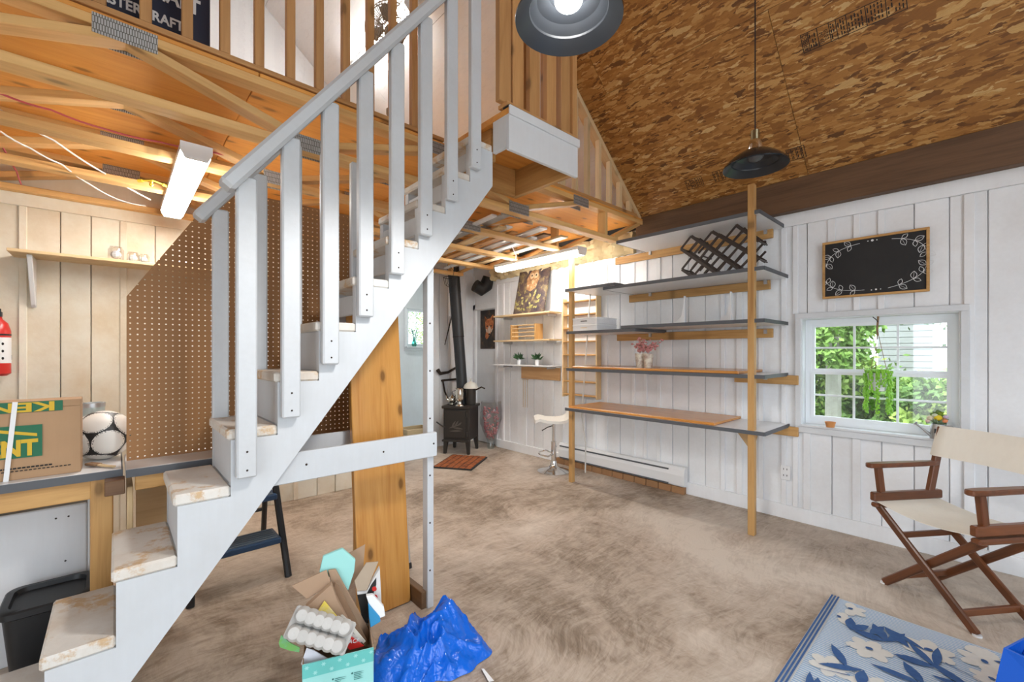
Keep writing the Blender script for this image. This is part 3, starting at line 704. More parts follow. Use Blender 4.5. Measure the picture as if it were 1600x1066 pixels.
# carton with green print
cb = thing('cardboard_carton', 'brown cardboard carton with green print and white strap on workbench', 'box', (-.38, 2.62, .85))
cx0, cx1, cy0, cy1, cz0, cz1 = -.66, -.108, 2.556, 2.68, .85, 1.155
MB().box(cx0, cx1, cy0, cy1, cz0, cz1-.028).build('carton_body', CARD, cb, bevel=.002)
MB().box(cx0, cx1, cy0-.002, cy1, cz1-.028, cz1).build('lid', CARD, cb, bevel=.002)
Mf = plane_frame((0, cy0-.0045, 0), (1, 0, 0), (0, 0, 1))
q = MB(); flat(q, Mf, [(-.50, .935), (-.218, .935), (-.218, 1.061), (-.50, 1.061)]); flat(q, Mf, [(-.62, 1.112), (-.161, 1.112), (-.161, 1.153), (-.62, 1.153)]); q.build('green_label', GREENP, cb)
q = MB(); flat(q, Mf, [(-.47, 1.025), (-.34, 1.052), (-.232, 1.027), (-.232, 1.015), (-.34, 1.04), (-.47, 1.013)], .0008); q.build('roof_mark', YELP, cb)
text('printed_name', 'KENT', .085, plane_frame((-.231, cy0-.006, .945), (1, 0, 0), (0, 0, 1)), YELP, cb, sx=.82, align='RIGHT', bold=.0035)
text('printed_name', 'KEN', .05, plane_frame((-.18, cy0-.006, 1.149), (-1, 0, 0), (0, 0, -1)), YELP, cb, sx=1.9, bold=.0015)
q = MB(); 
for i in range(26): flat(q, Mf, [(-.50+i*.012, .893), (-.491+i*.012, .893), (-.491+i*.012, .899), (-.50+i*.012, .899)])
for i in range(28): flat(q, Mf, [(-.47+i*.012, .883), (-.462+i*.012, .883), (-.462+i*.012, .887), (-.47+i*.012, .887)])
q.build('small_print', INK, cb)
sx_ = pix(17, 690, y=cy0).x
stick('strap', (sx_-.012, cy0-.008, cz0), (sx_+.012, cy0-.008, cz1), .014, .003, WPLA, cb, up=(0, 1, 0), bevel=0)
# football
bm = bmesh.new(); bmesh.ops.create_icosphere(bm, subdivisions=6, radius=.112)
ph = (1+5**.5)/2; ico = []
for a in (-1, 1):
    for c in (-ph, ph): ico += [Vector((0, a, c)), Vector((a, c, 0)), Vector((c, 0, a))]
RM = Euler((.5, .3, .9)).to_matrix(); ico = [(RM @ v).normalized() for v in ico]
for f in bm.faces:
    f.smooth = True; n = f.calc_center_median().normalized(); a = math.degrees(math.acos(min(1, max(n.dot(v) for v in ico))))
    f.material_index = 1 if a > 30.2 or 27.9 < a < 28.5 else 0
me = bpy.data.meshes.new('football'); bm.to_mesh(me); bm.free(); me.materials.append(plain('ball_white', (.74, .72, .67), .4)); me.materials.append(BLACKP)
o = bpy.data.objects.new('football', me); reg(o, None, Matrix.Translation((-.045, 2.79, .962))); tag(o, 'black and white football on the workbench beside the carton', 'ball')
tn = thing('paint_tin', 'pale tin standing behind the football on the workbench', 'tin', (-.09, 2.97, .85))
MB().lathe([(.05, .85), (.05, 1.085)], (-.09, 2.97, 0), 20).build('tin_body', plain('tin_pale_blue', (.50, .60, .60), .4), tn, smooth=True)
MB().shell([(.052, 1.08), (.052, 1.1), (.043, 1.1), (.043, 1.06)], (-.09, 2.97, 0), 20).build('rim', ALU, tn, smooth=True)
MB().ball((-.075, 2.919, 1.03), .014, 10, 6, (1, .3, 1)).build('emblem', BLACKP, tn)
pb = thing('paint_brush', 'small wooden handled paint brush on the right end of the workbench', 'brush', (-.02, 2.56, .85))
stick('handle', (-.055, 2.60, .86), (-.005, 2.53, .857), .016, .008, PALE, pb); stick('bristles', (-.09, 2.65, .862), (-.055, 2.60, .861), .03, .01, ROPE, pb)
rt = MB().tube([(-.52, 2.90, 1.12), (-.46, 2.92, 1.17)], .014, 8).tube([(-.44, 2.92, .86), (-.46, 2.92, 1.17)], .005, 6)
rt.build('red_handled_tool', RED, smooth=True, label='red handle of a tool standing behind the cardboard carton', cat='tool')
# under the bench
wp = thing('white_cabinet', 'white panelled cabinet standing under the workbench', 'cabinet', (-.6, 3.0, 0))
MB().box(-1.2, -.10, 2.83, 2.85, .0, .648).build('front_panel', LAMIN, wp, bevel=.004)
MB().box(-1.2, -.10, 2.855, 3.03, 0, .63).build('cabinet_body', GREYE, wp, bevel=.003)
stick('side_strip', (-.085, 2.84, 0), (-.085, 2.84, .70), .026, .02, LAMIN, wp, up=(0, 1, 0))
for x, z in ((-.16, .60), (-.20, .60), (-.17, .40)): MB().ball((x, 2.829, z), .004, 6, 4).build('screw_head', IRON, wp)
bn = thing('waste_bin', 'black plastic bin under the workbench beside the stairs', 'bin', (-.2, 2.62, 0))
def rrect(x0, x1, y0, y1, r, n=5):
    pts = []
    for cx, cy, a0 in ((x1-r, y1-r, 0), (x0+r, y1-r, 90), (x0+r, y0+r, 180), (x1-r, y0+r, 270)):
        for i in range(n+1): a = math.radians(a0+90*i/n); pts.append((cx+r*math.cos(a), cy+r*math.sin(a)))
    return pts
def loftm(rings): 
    n = len(rings[0][0]); vs = [(x, y, z) for pts, z in rings for x, y in pts]; fs = []
    for i in range(len(rings)-1):
        for k in range(n): fs.append((i*n+k, i*n+(k+1) % n, (i+1)*n+(k+1) % n, (i+1)*n+k))
    fs.append(tuple(range(n-1, -1, -1))); fs.append(tuple(range((len(rings)-1)*n, len(rings)*n))); return MB().add(vs, fs)
R0 = lambda g, z: (rrect(-.33-g, -.075+g, 2.50-g, 2.76+g, .045), z)
loftm([R0(-.03, 0), R0(-.004, .33)]).build('bin_body', BLACKP, bn, smooth=True)
loftm([R0(.0, .325), R0(.006, .33), R0(.006, .352), R0(0, .358), R0(-.02, .358), R0(-.024, .34)]).build('rim', BLACKP, bn, smooth=True)
# stepladder behind the stairs
sl = thing('step_ladder', 'low black step ladder with blue treads behind the stairs', 'step ladder', (.55, 3.1, 0))
for x0, x1 in ((.29, .33), (.767, .72)):
    MB().tube([(x0, 2.84, 0), ((x0+x1)/2, 2.97, .4), (x1, 3.08, .78)], .02, 8).build('front_leg', BLACKP, sl, smooth=True)
    MB().tube([(x0+.0, 3.45, 0), ((x0+x1)/2, 3.28, .45), (x1, 3.15, .78)], .017, 8).build('rear_leg', BLACKP, sl, smooth=True)
    MB().tube([((x0+x1)/2, 2.97, .42), ((x0+x1)/2, 3.28, .45)], .008, 6).build('spreader', BLACKM, sl)
for z, y, dpt in ((.22, 2.96, .20), (.46, 3.04, .19)):
    s_ = stick('step', (.33, y, z), (.735, y, z), dpt, .035, BLUEP, sl, bevel=.006)
    for j in range(6): stick('tread_rib', (.35, y-.075+.03*j, z+.019), (.715, y-.075+.03*j, z+.019), .014, .006, plain('rib_grey', (.10, .13, .17), .6) if 'rib_grey' not in MATS else MATS['rib_grey'], s_, bevel=0)
MB().tube([(.33, 3.27, .3), (.72, 3.27, .3)], .012, 8).build('rear_bar', BLACKP, sl)
# shelf on the cream wall
sf = thing('wall_shelf', 'pale plank shelf on a white bracket on the cream wall', 'shelf', (.2, 4.13, 1.96))
stick('shelf_board', (-.49, 4.125, 1.972), (1.0, 4.125, 1.972), .25, .02, PALE, sf)
xb = pix(52, 420, y=4.22).x
q = MB(); q.prism([(4.25, 1.96), (4.04, 1.96), (4.04, 1.945), (4.225, 1.66), (4.25, 1.64)], lambda u, v, w_: (w_, u, v), xb-.012, xb+.012); q.build('bracket', WPLA, sf, bevel=.003)
q = MB(); q.prism([(4.25, 1.96), (4.04, 1.96), (4.04, 1.945), (4.225, 1.66), (4.25, 1.64)], lambda u, v, w_: (w_, u, v), .788, .812); q.build('bracket', WPLA, sf, bevel=.003)
jr = thing('wrapped_bundle', 'bundle of glassware in clear plastic wrap on the cream wall shelf', 'bundle', (.02, 4.1, 1.982))
for i, (dx, r, hh) in enumerate(((0, .042, .10), (.09, .035, .075), (.15, .03, .07))):
    MB().lathe([(r*.8, 0), (r, .012), (r, hh*.8), (r*.75, hh*.95), (r*.8, hh)], (.0+dx, 4.10, 1.982), 12).build('wrapped_glass', PLASTICF, jr, smooth=True)
    MB().ball((.0+dx, 4.10, 1.982+hh*.45), r*.7, 8, 6).build('paper_filling', WPLA, jr)
bx_ = thing('small_carton', 'small white and red carton on the cream wall shelf near the pegboard', 'box', (.37, 4.1, 1.982))
MB().box(.33, .42, 4.07, 4.14, 1.982, 2.05).build('carton_body', WPLA, bx_, bevel=.003); MB().box(.329, .421, 4.069, 4.141, 2.035, 2.053).build('lid', plain('pale_red', (.7, .25, .2), .5), bx_, bevel=.003)
# fire extinguisher
fe = thing('fire_extinguisher', 'red fire extinguisher with white label hung on the cream wall', 'extinguisher', (-.55, 4.17, 1.2))
ex, ey = -.548, 4.17
MB().lathe([(.04, 1.20), (.058, 1.215), (.058, 1.48), (.045, 1.53), (.022, 1.555), (.02, 1.57)], (ex, ey, 0), 24).build('cylinder', RED, fe, smooth=True)
MB().lathe([(.0588, 1.28), (.0588, 1.44)], (ex, ey, 0), 24).build('label_band', LETTER, fe, smooth=True)
q = MB().lathe([(.0594, 1.452), (.0594, 1.462)], (ex, ey, 0), 24).box(ex-.02, ex+.02, ey-.02, ey+.02, 1.57, 1.60).box(ex-.10, ex+.015, ey-.01, ey+.01, 1.60, 1.62); q.build('valve', BLACKP, fe)
q = MB()
for i in range(5):
    for j in range(3):
        a = -.9+.35*i; q.ball((ex+.0585*math.sin(a), ey-.0585*math.cos(a), 1.31+.045*j), .007, 6, 4, (1, .4, 1.3))
q.build('label_print', INK, fe)
MB().box(ex-.05, ex+.05, YL-.012, YL, 1.30, 1.33).build('wall_bracket', BLACKM, fe)
# ================================================================ SHELVING ON THE RIGHT WALL
XF = 3.46; YN = 1.11; YFAR = 2.96
for (x, y, zt, l) in ((3.475, 1.185, 2.585, 'pine post of the shelving nearest the window'), (3.50, 2.925, 2.385, 'pine post of the shelving near the bar stool')):
    stick('shelf_post', (x, y, 0), (x, y, zt), .046, .046, PINE, None, up=(0, 1, 0), label=l, cat='post')
def shelf(name, label, pieces, cleat=None, wood_top=None):
    z0 = min(p[2] for p in pieces); t = thing(name, label, 'shelf', (3.74, sum(p[0]+p[1] for p in pieces)/2/len(pieces), z0), group='long wall shelves between the two pine posts')
    for (y0, y1, z, x0) in pieces:
        MB().box(x0, 4.005, y0, y1, z, z+.026).build('shelf_board', LAMIN, t, bevel=.002)
        stick('edge_band', (x0-.002, y0, z+.013), (x0-.002, y1, z+.013), .006, .028, GREYE, t, bevel=0)
        for yy in (y0-.002, y1+.002): stick('edge_band', (x0, yy, z+.013), (4.005, yy, z+.013), .006, .028, GREYE, t, bevel=0)
    if cleat: stick('cleat', (3.99, cleat[0], cleat[2]), (3.99, cleat[1], cleat[2]), .025, .075, PINE, t)
    if wood_top: 
        y0, y1, x0, z = wood_top; MB().box(x0, 4.0, y0, y1, z, z+.022).build('wood_top', VARNY, t, bevel=.005)
    for y in (1.25, 2.3):
        q = MB().box(3.96, 3.978, y-.012, y+.012, z0-.035, z0); q.build('steel_clip', ALU, t)
    return t
shelf('wall_shelf', 'highest white shelf under the dark beam above the lattice wine rack', [(1.13, 2.35, 2.36, XF)], (1.2, 2.72, 2.325))
shelf('wall_shelf', 'long white shelf holding the dark lattice wine rack', [(1.10, 2.50, 1.945, XF), (2.36, YFAR, 1.972, XF-.02)], (1.22, 2.55, 1.905))
shelf('wall_shelf', 'long white shelf holding the two white brackets and the white boxes', [(1.10, 2.30, 1.565, XF), (2.15, YFAR, 1.535, XF)], (1.2, 2.7, 1.505))
shelf('wall_shelf', 'brown topped shelf holding the pots of pink flowers', [(1.10, YFAR, 1.155, XF)], (1.02, 1.5, 1.125), (1.28, 2.9, XF+.015, 1.182))
shelf('wall_shelf', 'lowest desk height shelf with a glossy brown wooden top', [(1.09, YFAR, .745, XF-.02)], (1.02, 1.6, .715), (1.45, 2.93, XF-.005, .772))
# torn brown paper under the desk shelf
q = MB(); rnd = random.Random(3)
pts = [(1.17, .743), (1.33, .743), (1.30, .70), (1.24, .62), (1.235, .56), (1.20, .55), (1.205, .62), (1.19, .66)]
q.prism(pts, lambda u, v, w_: (w_+.05*(.74-v), u, v), 3.56, 3.563); q.build('torn_paper', paint('brown_paper', (.55, .36, .18), (.40, .25, .12), .5, .9), label='torn strip of brown paper hanging under the desk shelf', cat='paper')
# wine rack
wr_ = thing('wine_rack', 'dark brown folding lattice wine rack on the white shelf', 'wine rack', (3.65, 1.48, 1.973))
RA = [((1064, 389), (1119, 427)), ((1080, 369), (1155, 421)), ((1112.7, 362), (1186, 405)), ((1149.8, 351.6), (1186, 377)), ((1065.5, 421), (1083.8, 433.5))]
RB = [((1064, 389), (1080, 369)), ((1078.6, 392), (1094, 374)), ((1065.5, 421), (1112.7, 362)), ((1081, 420), (1125, 365)), ((1083, 432), (1151, 352)), ((1100, 428), (1165, 356)), ((1119, 427), (1172, 364)), ((1137, 424), (1186, 371)), ((1155, 421), (1186, 388))]
for dx in (0, .15):
    sh = Vector((dx, 0, 0))
    for a, c in RA: stick('slat', pix(*a, x=3.62)+sh, pix(*c, x=3.62)+sh, .010, .026, RACKW, wr_, up=(0, 1, .8))
    for a, c in RB: stick('slat', pix(*a, x=3.632)+sh, pix(*c, x=3.632)+sh, .010, .018, RACKW, wr_, up=(0, -1, .8))
for a in [s for pr in RA for s in pr]+[(1097, 400), (1137, 409), (1150, 384), (1118, 395)]:
    p = pix(*a, x=3.615); stick('dowel', p, p+Vector((.18, 0, 0)), .011, .011, RACKW, wr_)
# white metal-look brackets standing on shelf three
for y, l in ((1.86, 'white steel shelf bracket standing on the shelf nearer the flower pots'), (1.47, 'white steel shelf bracket standing on the shelf nearer the window')):
    q = MB(); q.prism([(0, 0), (.26, .0), (.26, .008), (.10, .02), (.035, .07), (.014, .16), (.010, .25), (0, .25)], lambda u, v, w_: (3.70+w_, y+u-.05, 1.5925+v), 0, .03)
    q.build('shelf_bracket', WPLA, bevel=.002, label=l, cat='bracket')
# two white boxes
for k, (z, l) in enumerate(((1.562, 'flat white storage box, lower one of the stacked pair on the shelf'), (1.629, 'flat white storage box with handle lying on top of another'))):
    t = thing('storage_box', l, 'box', (3.65, 2.74, z))
    MB().box(3.49, 3.83, 2.60, 2.905, z, z+.065).build('box_body', LAMIN, t, bevel=.004)
    MB().box(3.487, 3.833, 2.597, 2.908, z+.048, z+.0665).build('lid', WPLA, t, bevel=.003)
    q = MB(); q.tube([(3.487, 2.72, z+.03), (3.475, 2.725, z+.03), (3.475, 2.785, z+.03), (3.487, 2.79, z+.03)], .004, 6); q.build('handle', BLACKM if k else PALE, t)
# flower pots
rnd = random.Random(11)
POTM = paint('painted_ceramic', (.70, .64, .52), (.22, .07, .05), .95, .35, 22)
for (y, x, l) in ((2.165, 3.56, 'cream cup with brown flower print holding a left spray of pink blossoms'), (2.075, 3.55, 'cream cup with brown flower print holding a right spray of pink blossoms')):
    t = thing('flower_pot', l, 'flower pot', (x, y, 1.204))
    MB().shell([(.0, 1.2045), (.034, 1.2045), (.046, 1.335), (.043, 1.335), (.032, 1.215), (0, 1.215)], (x, y, 0), 20).build('cup', POTM, t, smooth=True)
    fl_ = MB(); stm = MB(); s_ = 1 if y > 2.1 else -1
    for i in range(9):
        a = rnd.uniform(-.9, .9); e = Vector((x+rnd.uniform(-.06, .06), y+s_*.09*rnd.random()+.13*a*(1 if s_ > 0 else .7), 1.335+rnd.uniform(.05, .13)))
        m_ = Vector((x, y, 1.36)); stm.tube([(x, y, 1.25), m_, e], .002, 5)
        for k in range(7):
            p = m_.lerp(e, k/6)+Vector((rnd.uniform(-.015, .015), rnd.uniform(-.02, .02), rnd.uniform(-.015, .015)))
            fl_.ball(p, rnd.uniform(.009, .014), 6, 4, (1, 1, .7))
    fl_.build('blossom', PINK, t, smooth=True); stm.build('stem', ROPE, t)
# baseboard heater on bricks
hb = thing('baseboard_heater', 'long white electric baseboard heater along the foot of the wall', 'heater', (3.97, 2.7, .075))
prof = [(4.005, .075), (3.95, .075), (3.942, .09), (3.935, .18), (3.95, .235), (3.965, .255), (4.005, .255)]
q = MB(); q.prism(prof, lambda u, v, w_: (u, w_, v), 2.07, 3.50); q.build('heater_body', WPLA, hb, bevel=.002)
q = MB(); q.prism([(a-.004 if a < 4 else a, b_) for a, b_ in prof], lambda u, v, w_: (u, w_, v), 1.93, 2.07); q.build('end_cap', WPLA, hb, bevel=.002)
stick('grille_slot', (3.944, 2.09, .222), (3.944, 3.48, .222), .012, .014, GREYE, hb, up=(0, 0, 1), bevel=0)
stick('grille_slot', (3.939, 2.09, .088), (3.939, 3.48, .088), .012, .012, GREYE, hb, bevel=0)
for i in range(12): MB().box(3.955, 4.0, 1.94+.135*i, 1.94+.135*i+.128, 0, .066).build('brick', BRICK, label='brown brick lying under the white baseboard heater', cat='brick', group='bricks under the baseboard heater', bevel=.004)
# outlet
ou = thing('power_outlet', 'white double power outlet low on the white wall', 'outlet', (4.0, 1.09, .30))
oy = pix(1227, 738, x=4.0).y
MB().box(4.0, 4.008, oy-.036, oy+.036, .315, .43).build('cover_plate', WPLA, ou, bevel=.003)
q = MB()
for z in (.345, .395):
    for s_ in (-.012, .012): q.box(3.9985, 4.001, oy+s_-.002, oy+s_+.002, z, z+.014)
q.build('socket_slot', INK, ou)
# white cord hanging by the far post
MB().tube([pix(926, 408, x=3.80), pix(921, 480, x=3.80), pix(915, 560, x=3.80), pix(909, 650, x=3.80), Vector((3.81, 2.985, .35)), Vector((3.82, 3.0, .02))], .008, 8).build('white_rope', WROPE, smooth=True, label='white rope hanging down behind the shelving post', cat='rope')
# spice ladder: shallow pine rack on the wall
sp = thing('spice_rack', 'tall shallow pine rack with many little shelves on the wall', 'rack', (3.98, 3.2, .75))
RY0, RY1 = 2.93, 3.42
for y in (RY0, RY1): stick('side_board', (3.965, y, .82), (3.965, y, 1.98), .018, .085, PALE, sp, up=(1, 0, 0))
MB().box(4.0, 4.006, RY0, RY1, .82, 1.98).build('back_panel', LAMIN, sp)
for i in range(8): stick('rack_shelf', (3.965, RY0+.01, .85+.155*i), (3.965, RY1-.01, .85+.155*i), .085, .016, PINE, sp)
# small shelves further along
SY0, SY1 = 3.50, 4.53
for (z, nm, l, mat) in ((1.815, 'pine_shelf', 'pale pine wall shelf carrying the owl picture', PALEY), (1.485, 'pine_shelf', 'pale pine wall shelf carrying the small wooden rack', PALEY), (1.17, 'pine_shelf', 'thin grey wall shelf carrying two little plants', LAMIN)):
    t = thing(nm, l, 'shelf', (3.9, 4.0, z))
    MB().box(3.78, 4.005, SY0, SY1, z, z+(.02 if z > 1.2 else .012)).build('shelf_board', mat, t, bevel=.002)
    for y in (3.6, 4.4): MB().box(3.85, 4.005, y-.008, y+.008, z-.03, z).build('bracket', ALU, t)
stick('knotty_board', (3.995, 3.52, 1.075), (3.995, 4.20, 1.075), .02, .155, wood('knotty_pine', (.62, .38, .18), (.44, .22, .08), 0, knots=.9), None, label='short knotty pine board fixed to the wall under the grey shelf', cat='board')
q = MB()
for y in (4.12, 4.08, 4.16): q.tube([(3.985, y, .98), (3.985, y, .62)], .003, 5)
q.tube([(3.985, 4.18, .985), (3.985, 4.06, .985)], .004, 5); q.build('hanging_hooks', PALE, label='thin pale rods hanging under the knotty board', cat='rods')
# wooden plate rack
t = thing('plate_rack', 'small yellow pine dowel rack on the pine shelf', 'rack', (3.88, 4.0, 1.505))
for y in (4.20, 3.76): MB().box(3.80, 3.93, y-.012, y+.012, 1.505, 1.70).build('side_board', PINEZ, t, bevel=.003)
for z in (1.55, 1.60, 1.65, 1.69):
    for x in (3.81, 3.92): MB().tube([(x, 3.76, z), (x, 4.20, z)], .005, 6).build('dowel', PALEY, t)
# little plants
for y, l in ((4.13, 'little potted plant on the grey shelf nearer the fox picture'), (3.80, 'little potted plant on the grey shelf nearer the spice rack')):
    t = thing('potted_plant', l, 'plant', (3.88, y, 1.182))
    MB().lathe([(.022, 1.182), (.03, 1.25), (.026, 1.25)], (3.88, y, 0), 14).build('pot', WPLA, t, smooth=True)
    q = MB()
    for i in range(46):
        a = rnd.uniform(0, 6.28); e = rnd.uniform(.2, 1.4); L = rnd.uniform(.05, .11)
        d_ = Vector((math.cos(a)*math.cos(e), math.sin(a)*math.cos(e), math.sin(e))); p = Vector((3.88, y, 1.245)); q.tube([p+d_*L*.35, p+d_*L*.7, p+d_*L], [.001, .008, .001], 4)
    q.build('foliage', DGREEN, t)
# pictures: a fox on the door, an owl on the shelf
def noisebg(name, a, b_, c, sc):
    t = NT(name); n = t.noise(t.coord(False), sc, 6, .65, .6); t.val('Base Color', t.ramp(n, [(.35, a), (.52, b_), (.68, c)])); t.val('Roughness', .5); return t.m
t = thing('fox_picture', 'picture of a red fox face on dark ground on the door', 'picture', (4.05, 5.0, 1.4))
fy0, fy1, fz0, fz1 = pix(751, 515, x=4.05).y, pix(776.5, 515, x=4.05).y, 1.395, 1.965
M = plane_frame((4.046, fy0, fz0), (0, -1, 0), (0, 0, 1)); Wp, Hp = fy0-fy1, fz1-fz0
q = MB().box(0, Wp, 0, Hp, -.006, 0); q.v = [M @ v for v in q.v]; q.build('canvas', noisebg('fox_ground', (.008, .006, .006), (.035, .022, .014), (.14, .07, .03), 9), t)
U = lambda pts: [(a*Wp, c*Hp) for a, c in pts]
FOXO = noisebg('fox_orange', (.30, .07, .015), (.50, .15, .035), (.62, .27, .10), 30)
q = MB(); flat(q, M, U([(.30, .66), (.28, .86), (.42, .76), (.58, .78), (.80, .88), (.82, .64), (.78, .50), (.66, .42), (.56, .33), (.46, .40), (.34, .50)]), .0012)
flat(q, M, U([(.36, .46), (.30, .30), (.40, .24), (.52, .30), (.56, .40)]), .0010); q.build('fox_face', FOXO, t, recalc=False)
q = MB(); flat(q, M, U([(.46, .52), (.56, .60), (.66, .52), (.62, .40), (.56, .34), (.50, .40)]), .002); flat(q, M, U([(.33, .52), (.44, .50), (.46, .41), (.38, .44)]), .002); flat(q, M, U([(.68, .5), (.78, .53), (.70, .43), (.65, .42)]), .002); q.build('fox_cheek', plain('fur_white', (.62, .50, .38), .7), t, recalc=False)
q = MB(); flat(q, M, [(a, c) for a, c in ell(.44*Wp, .585*Hp, .018, .011)], .0026); flat(q, M, ell(.67*Wp, .585*Hp, .018, .011), .0026); flat(q, M, ell(.555*Wp, .375*Hp, .02, .014), .0026)
flat(q, M, U([(.32, .70), (.31, .82), (.39, .75)]), .0026); flat(q, M, U([(.72, .76), (.78, .84), (.78, .70)]), .0026); q.build('fox_eyes', INK, t, recalc=False)
t = thing('owl_picture', 'tall picture of an owl among leaves propped on the pine shelf', 'picture', (3.9, 4.0, 1.836))
oy0, oy1 = 4.20, 3.66; o_ = Vector((3.84, oy0, 1.836)); up_ = Vector((.12, 0, .545)).normalized(); M = plane_frame(o_, (0, -1, 0), up_); Wp, Hp = oy0-oy1, .58
q = MB().box(0, Wp, 0, Hp, -.022, 0); q.v = [M @ v for v in q.v]; q.build('canvas', noisebg('owl_ground', (.03, .02, .035), (.10, .065, .05), (.33, .25, .10), 10), t)
q = MB(); flat(q, M, U([(.42, .98), (.30, .80), (.34, .55), (.48, .50), (.64, .58), (.72, .80), (.64, .98)]), .0012); q.build('owl_body', noisebg('owl_brown', (.18, .08, .03), (.42, .22, .09), (.66, .50, .32), 24), t, recalc=False)
q = MB(); flat(q, M, ell(.46*Wp, .86*Hp, .035, .04), .002); flat(q, M, ell(.60*Wp, .86*Hp, .035, .04), .002); q.build('owl_face', plain('owl_pale', (.62, .45, .28), .7), t, recalc=False)
q = MB(); flat(q, M, ell(.46*Wp, .865*Hp, .012, .014), .003); flat(q, M, ell(.60*Wp, .865*Hp, .012, .014), .003); q.build('owl_eyes', INK, t, recalc=False)
q = MB()
for i in range(34): flat(q, M, leafp(rnd.uniform(.08, .86)*Wp, rnd.uniform(.06, .5)*Hp, rnd.uniform(0, 6.28), rnd.uniform(.04, .07), .03), .0022+.0001*i)
q.build('painted_leaves', noisebg('leaf_paint', (.12, .10, .03), (.36, .32, .10), (.55, .46, .22), 15), t, recalc=False)
# chalkboard
t = thing('chalkboard', 'black chalkboard with chalk leaf garlands in a wooden frame', 'chalkboard', (4.0, .56, 1.75))
M = plane_frame((3.996, .861, 1.752), (0, -1, 0), (0, 0, 1)); Wp, Hp = .591, .427
def bxl(nm, x0, x1, y0, y1, z0, z1, mat, bev=.002):
    q = MB().box(x0, x1, y0, y1, z0, z1); q.v = [M @ v for v in q.v]; return q.build(nm, mat, t, bevel=bev)
bxl('slate', .008, Wp-.008, .008, Hp-.008, -.006, .006, paint('chalk_slate', (.012, .011, .011), (.03, .028, .027), .5, .7))
for a in ((0, Wp, 0, .016), (0, Wp, Hp-.016, Hp), (0, .016, .016, Hp-.016), (Wp-.016, Wp, .016, Hp-.016)): bxl('frame', *a, -.006, .018, PINEY)
ch = MB()
def chalk(pts, r=.0017): ch.tube([M @ Vector((a, c, .0065)) for a, c in pts], r, 4)
def vine(x0, y0, x1, y1, bend, n, sz=.052):
    c0 = Vector((x0, y0)); c1 = Vector((x1, y1)); mid = (c0+c1)/2+Vector(bend)
    B = lambda s: c0*(1-s)**2+mid*2*s*(1-s)+c1*s*s
    chalk([B(i/14) for i in range(15)])
    for k in range(n):
        s_ = (k+.6)/n; p = B(s_); tg = B(min(1, s_+.02))-B(s_-.02); an = math.atan2(tg.y, tg.x)+(.95 if k % 2 else -.95)
        lp = leafp(p.x, p.y, an, sz, sz*.62); chalk(lp+[lp[0]]); chalk([lp[0], lp[6]], .001)
        an2 = an-(1.9 if k % 2 else -1.9); lp = leafp(p.x, p.y, an2, sz*.8, sz*.45); chalk(lp+[lp[0]])
vine(.225, .385, .022, .24, (-.09, .05), 4); vine(.40, .385, .575, .24, (.10, .05), 4)
vine(.25, .045, .02, .135, (-.08, -.05), 4); vine(.38, .045, .575, .20, (.11, -.03), 4)
for x, y, r in ((.27, .393, .004), (.295, .394, .008), (.32, .393, .004), (.29, .040, .004), (.315, .042, .006), (.34, .042, .004)): flat(ch, M, ell(x, y, r, r), .0066)
ch.build('chalk_drawing', LETTER, t)
# window sill things
sl_y = lambda px: pix(px, 650, x=3.98).y
t = MB().shell([(0, .782), (.026, .782), (.031, .806), (.035, .822), (.030, .822), (.024, .792), (0, .792)], (3.985, sl_y(1297), 0), 18)
t.build('clay_cup', plain('terracotta', (.62, .26, .08), .6), smooth=True, label='little orange clay cup on the window sill', cat='cup')
t = thing('watering_can', 'small galvanised watering can filled with flowers on the window sill', 'watering can', (3.985, sl_y(1466), .782))
wy = sl_y(1466); wx = 3.985
MB().shell([(0, .782), (.042, .782), (.04, .86), (.034, .878), (.031, .878), (.037, .858), (.039, .787), (0, .787)], (wx, wy, 0), 20).build('can_body', GALV, t, smooth=True)
MB().tube([(wx-.01, wy+.035, .80), (wx-.012, wy+.085, .85), (wx-.013, wy+.105, .868)], [.010, .007, .006], 10).build('spout', GALV, t, smooth=True)
MB().tube([(wx-.013, wy+.103, .866), (wx-.014, wy+.112, .874)], [.007, .015], 10).build('rose', GALV, t)
MB().tube([(wx, wy-.036, .87), (wx, wy-.066, .872), (wx, wy-.078, .85), (wx, wy-.066, .82), (wx, wy-.04, .80)], .004, 8).build('handle', GALV, t, smooth=True)
MB().box(wx-.046, wx-.040, wy-.008, wy+.016, .82, .85).build('tag', BLACKP, t)
for i, (dy, dz, r, c) in enumerate(((.0, .04, .022, (.75, .55, .02)), (.038, .035, .020, (.62, .55, .38)), (-.03, .025, .017, (.75, .25, .10)), (-.035, .05, .014, (.55, .42, .55)), (.015, .055, .015, (.60, .62, .42)), (.05, .015, .013, (.70, .50, .45)))):
    MB().ball((wx-.01, wy+dy, .878+dz), r, 10, 7, (1, 1, .85)).build('flower', plain('petal_%d' % i, c, .6), t, smooth=True)
q = MB()
for i in range(14):
    a = rnd.uniform(0, 6.28); q.tube([(wx, wy, .87), (wx+.02*math.cos(a), wy+.03*math.sin(a), .895), (wx+.03*math.cos(a), wy+.05*math.sin(a), .915)], [.003, .007, .001], 5)
q.build('leaves', plain('dusty_green', (.18, .25, .14), .6), t)
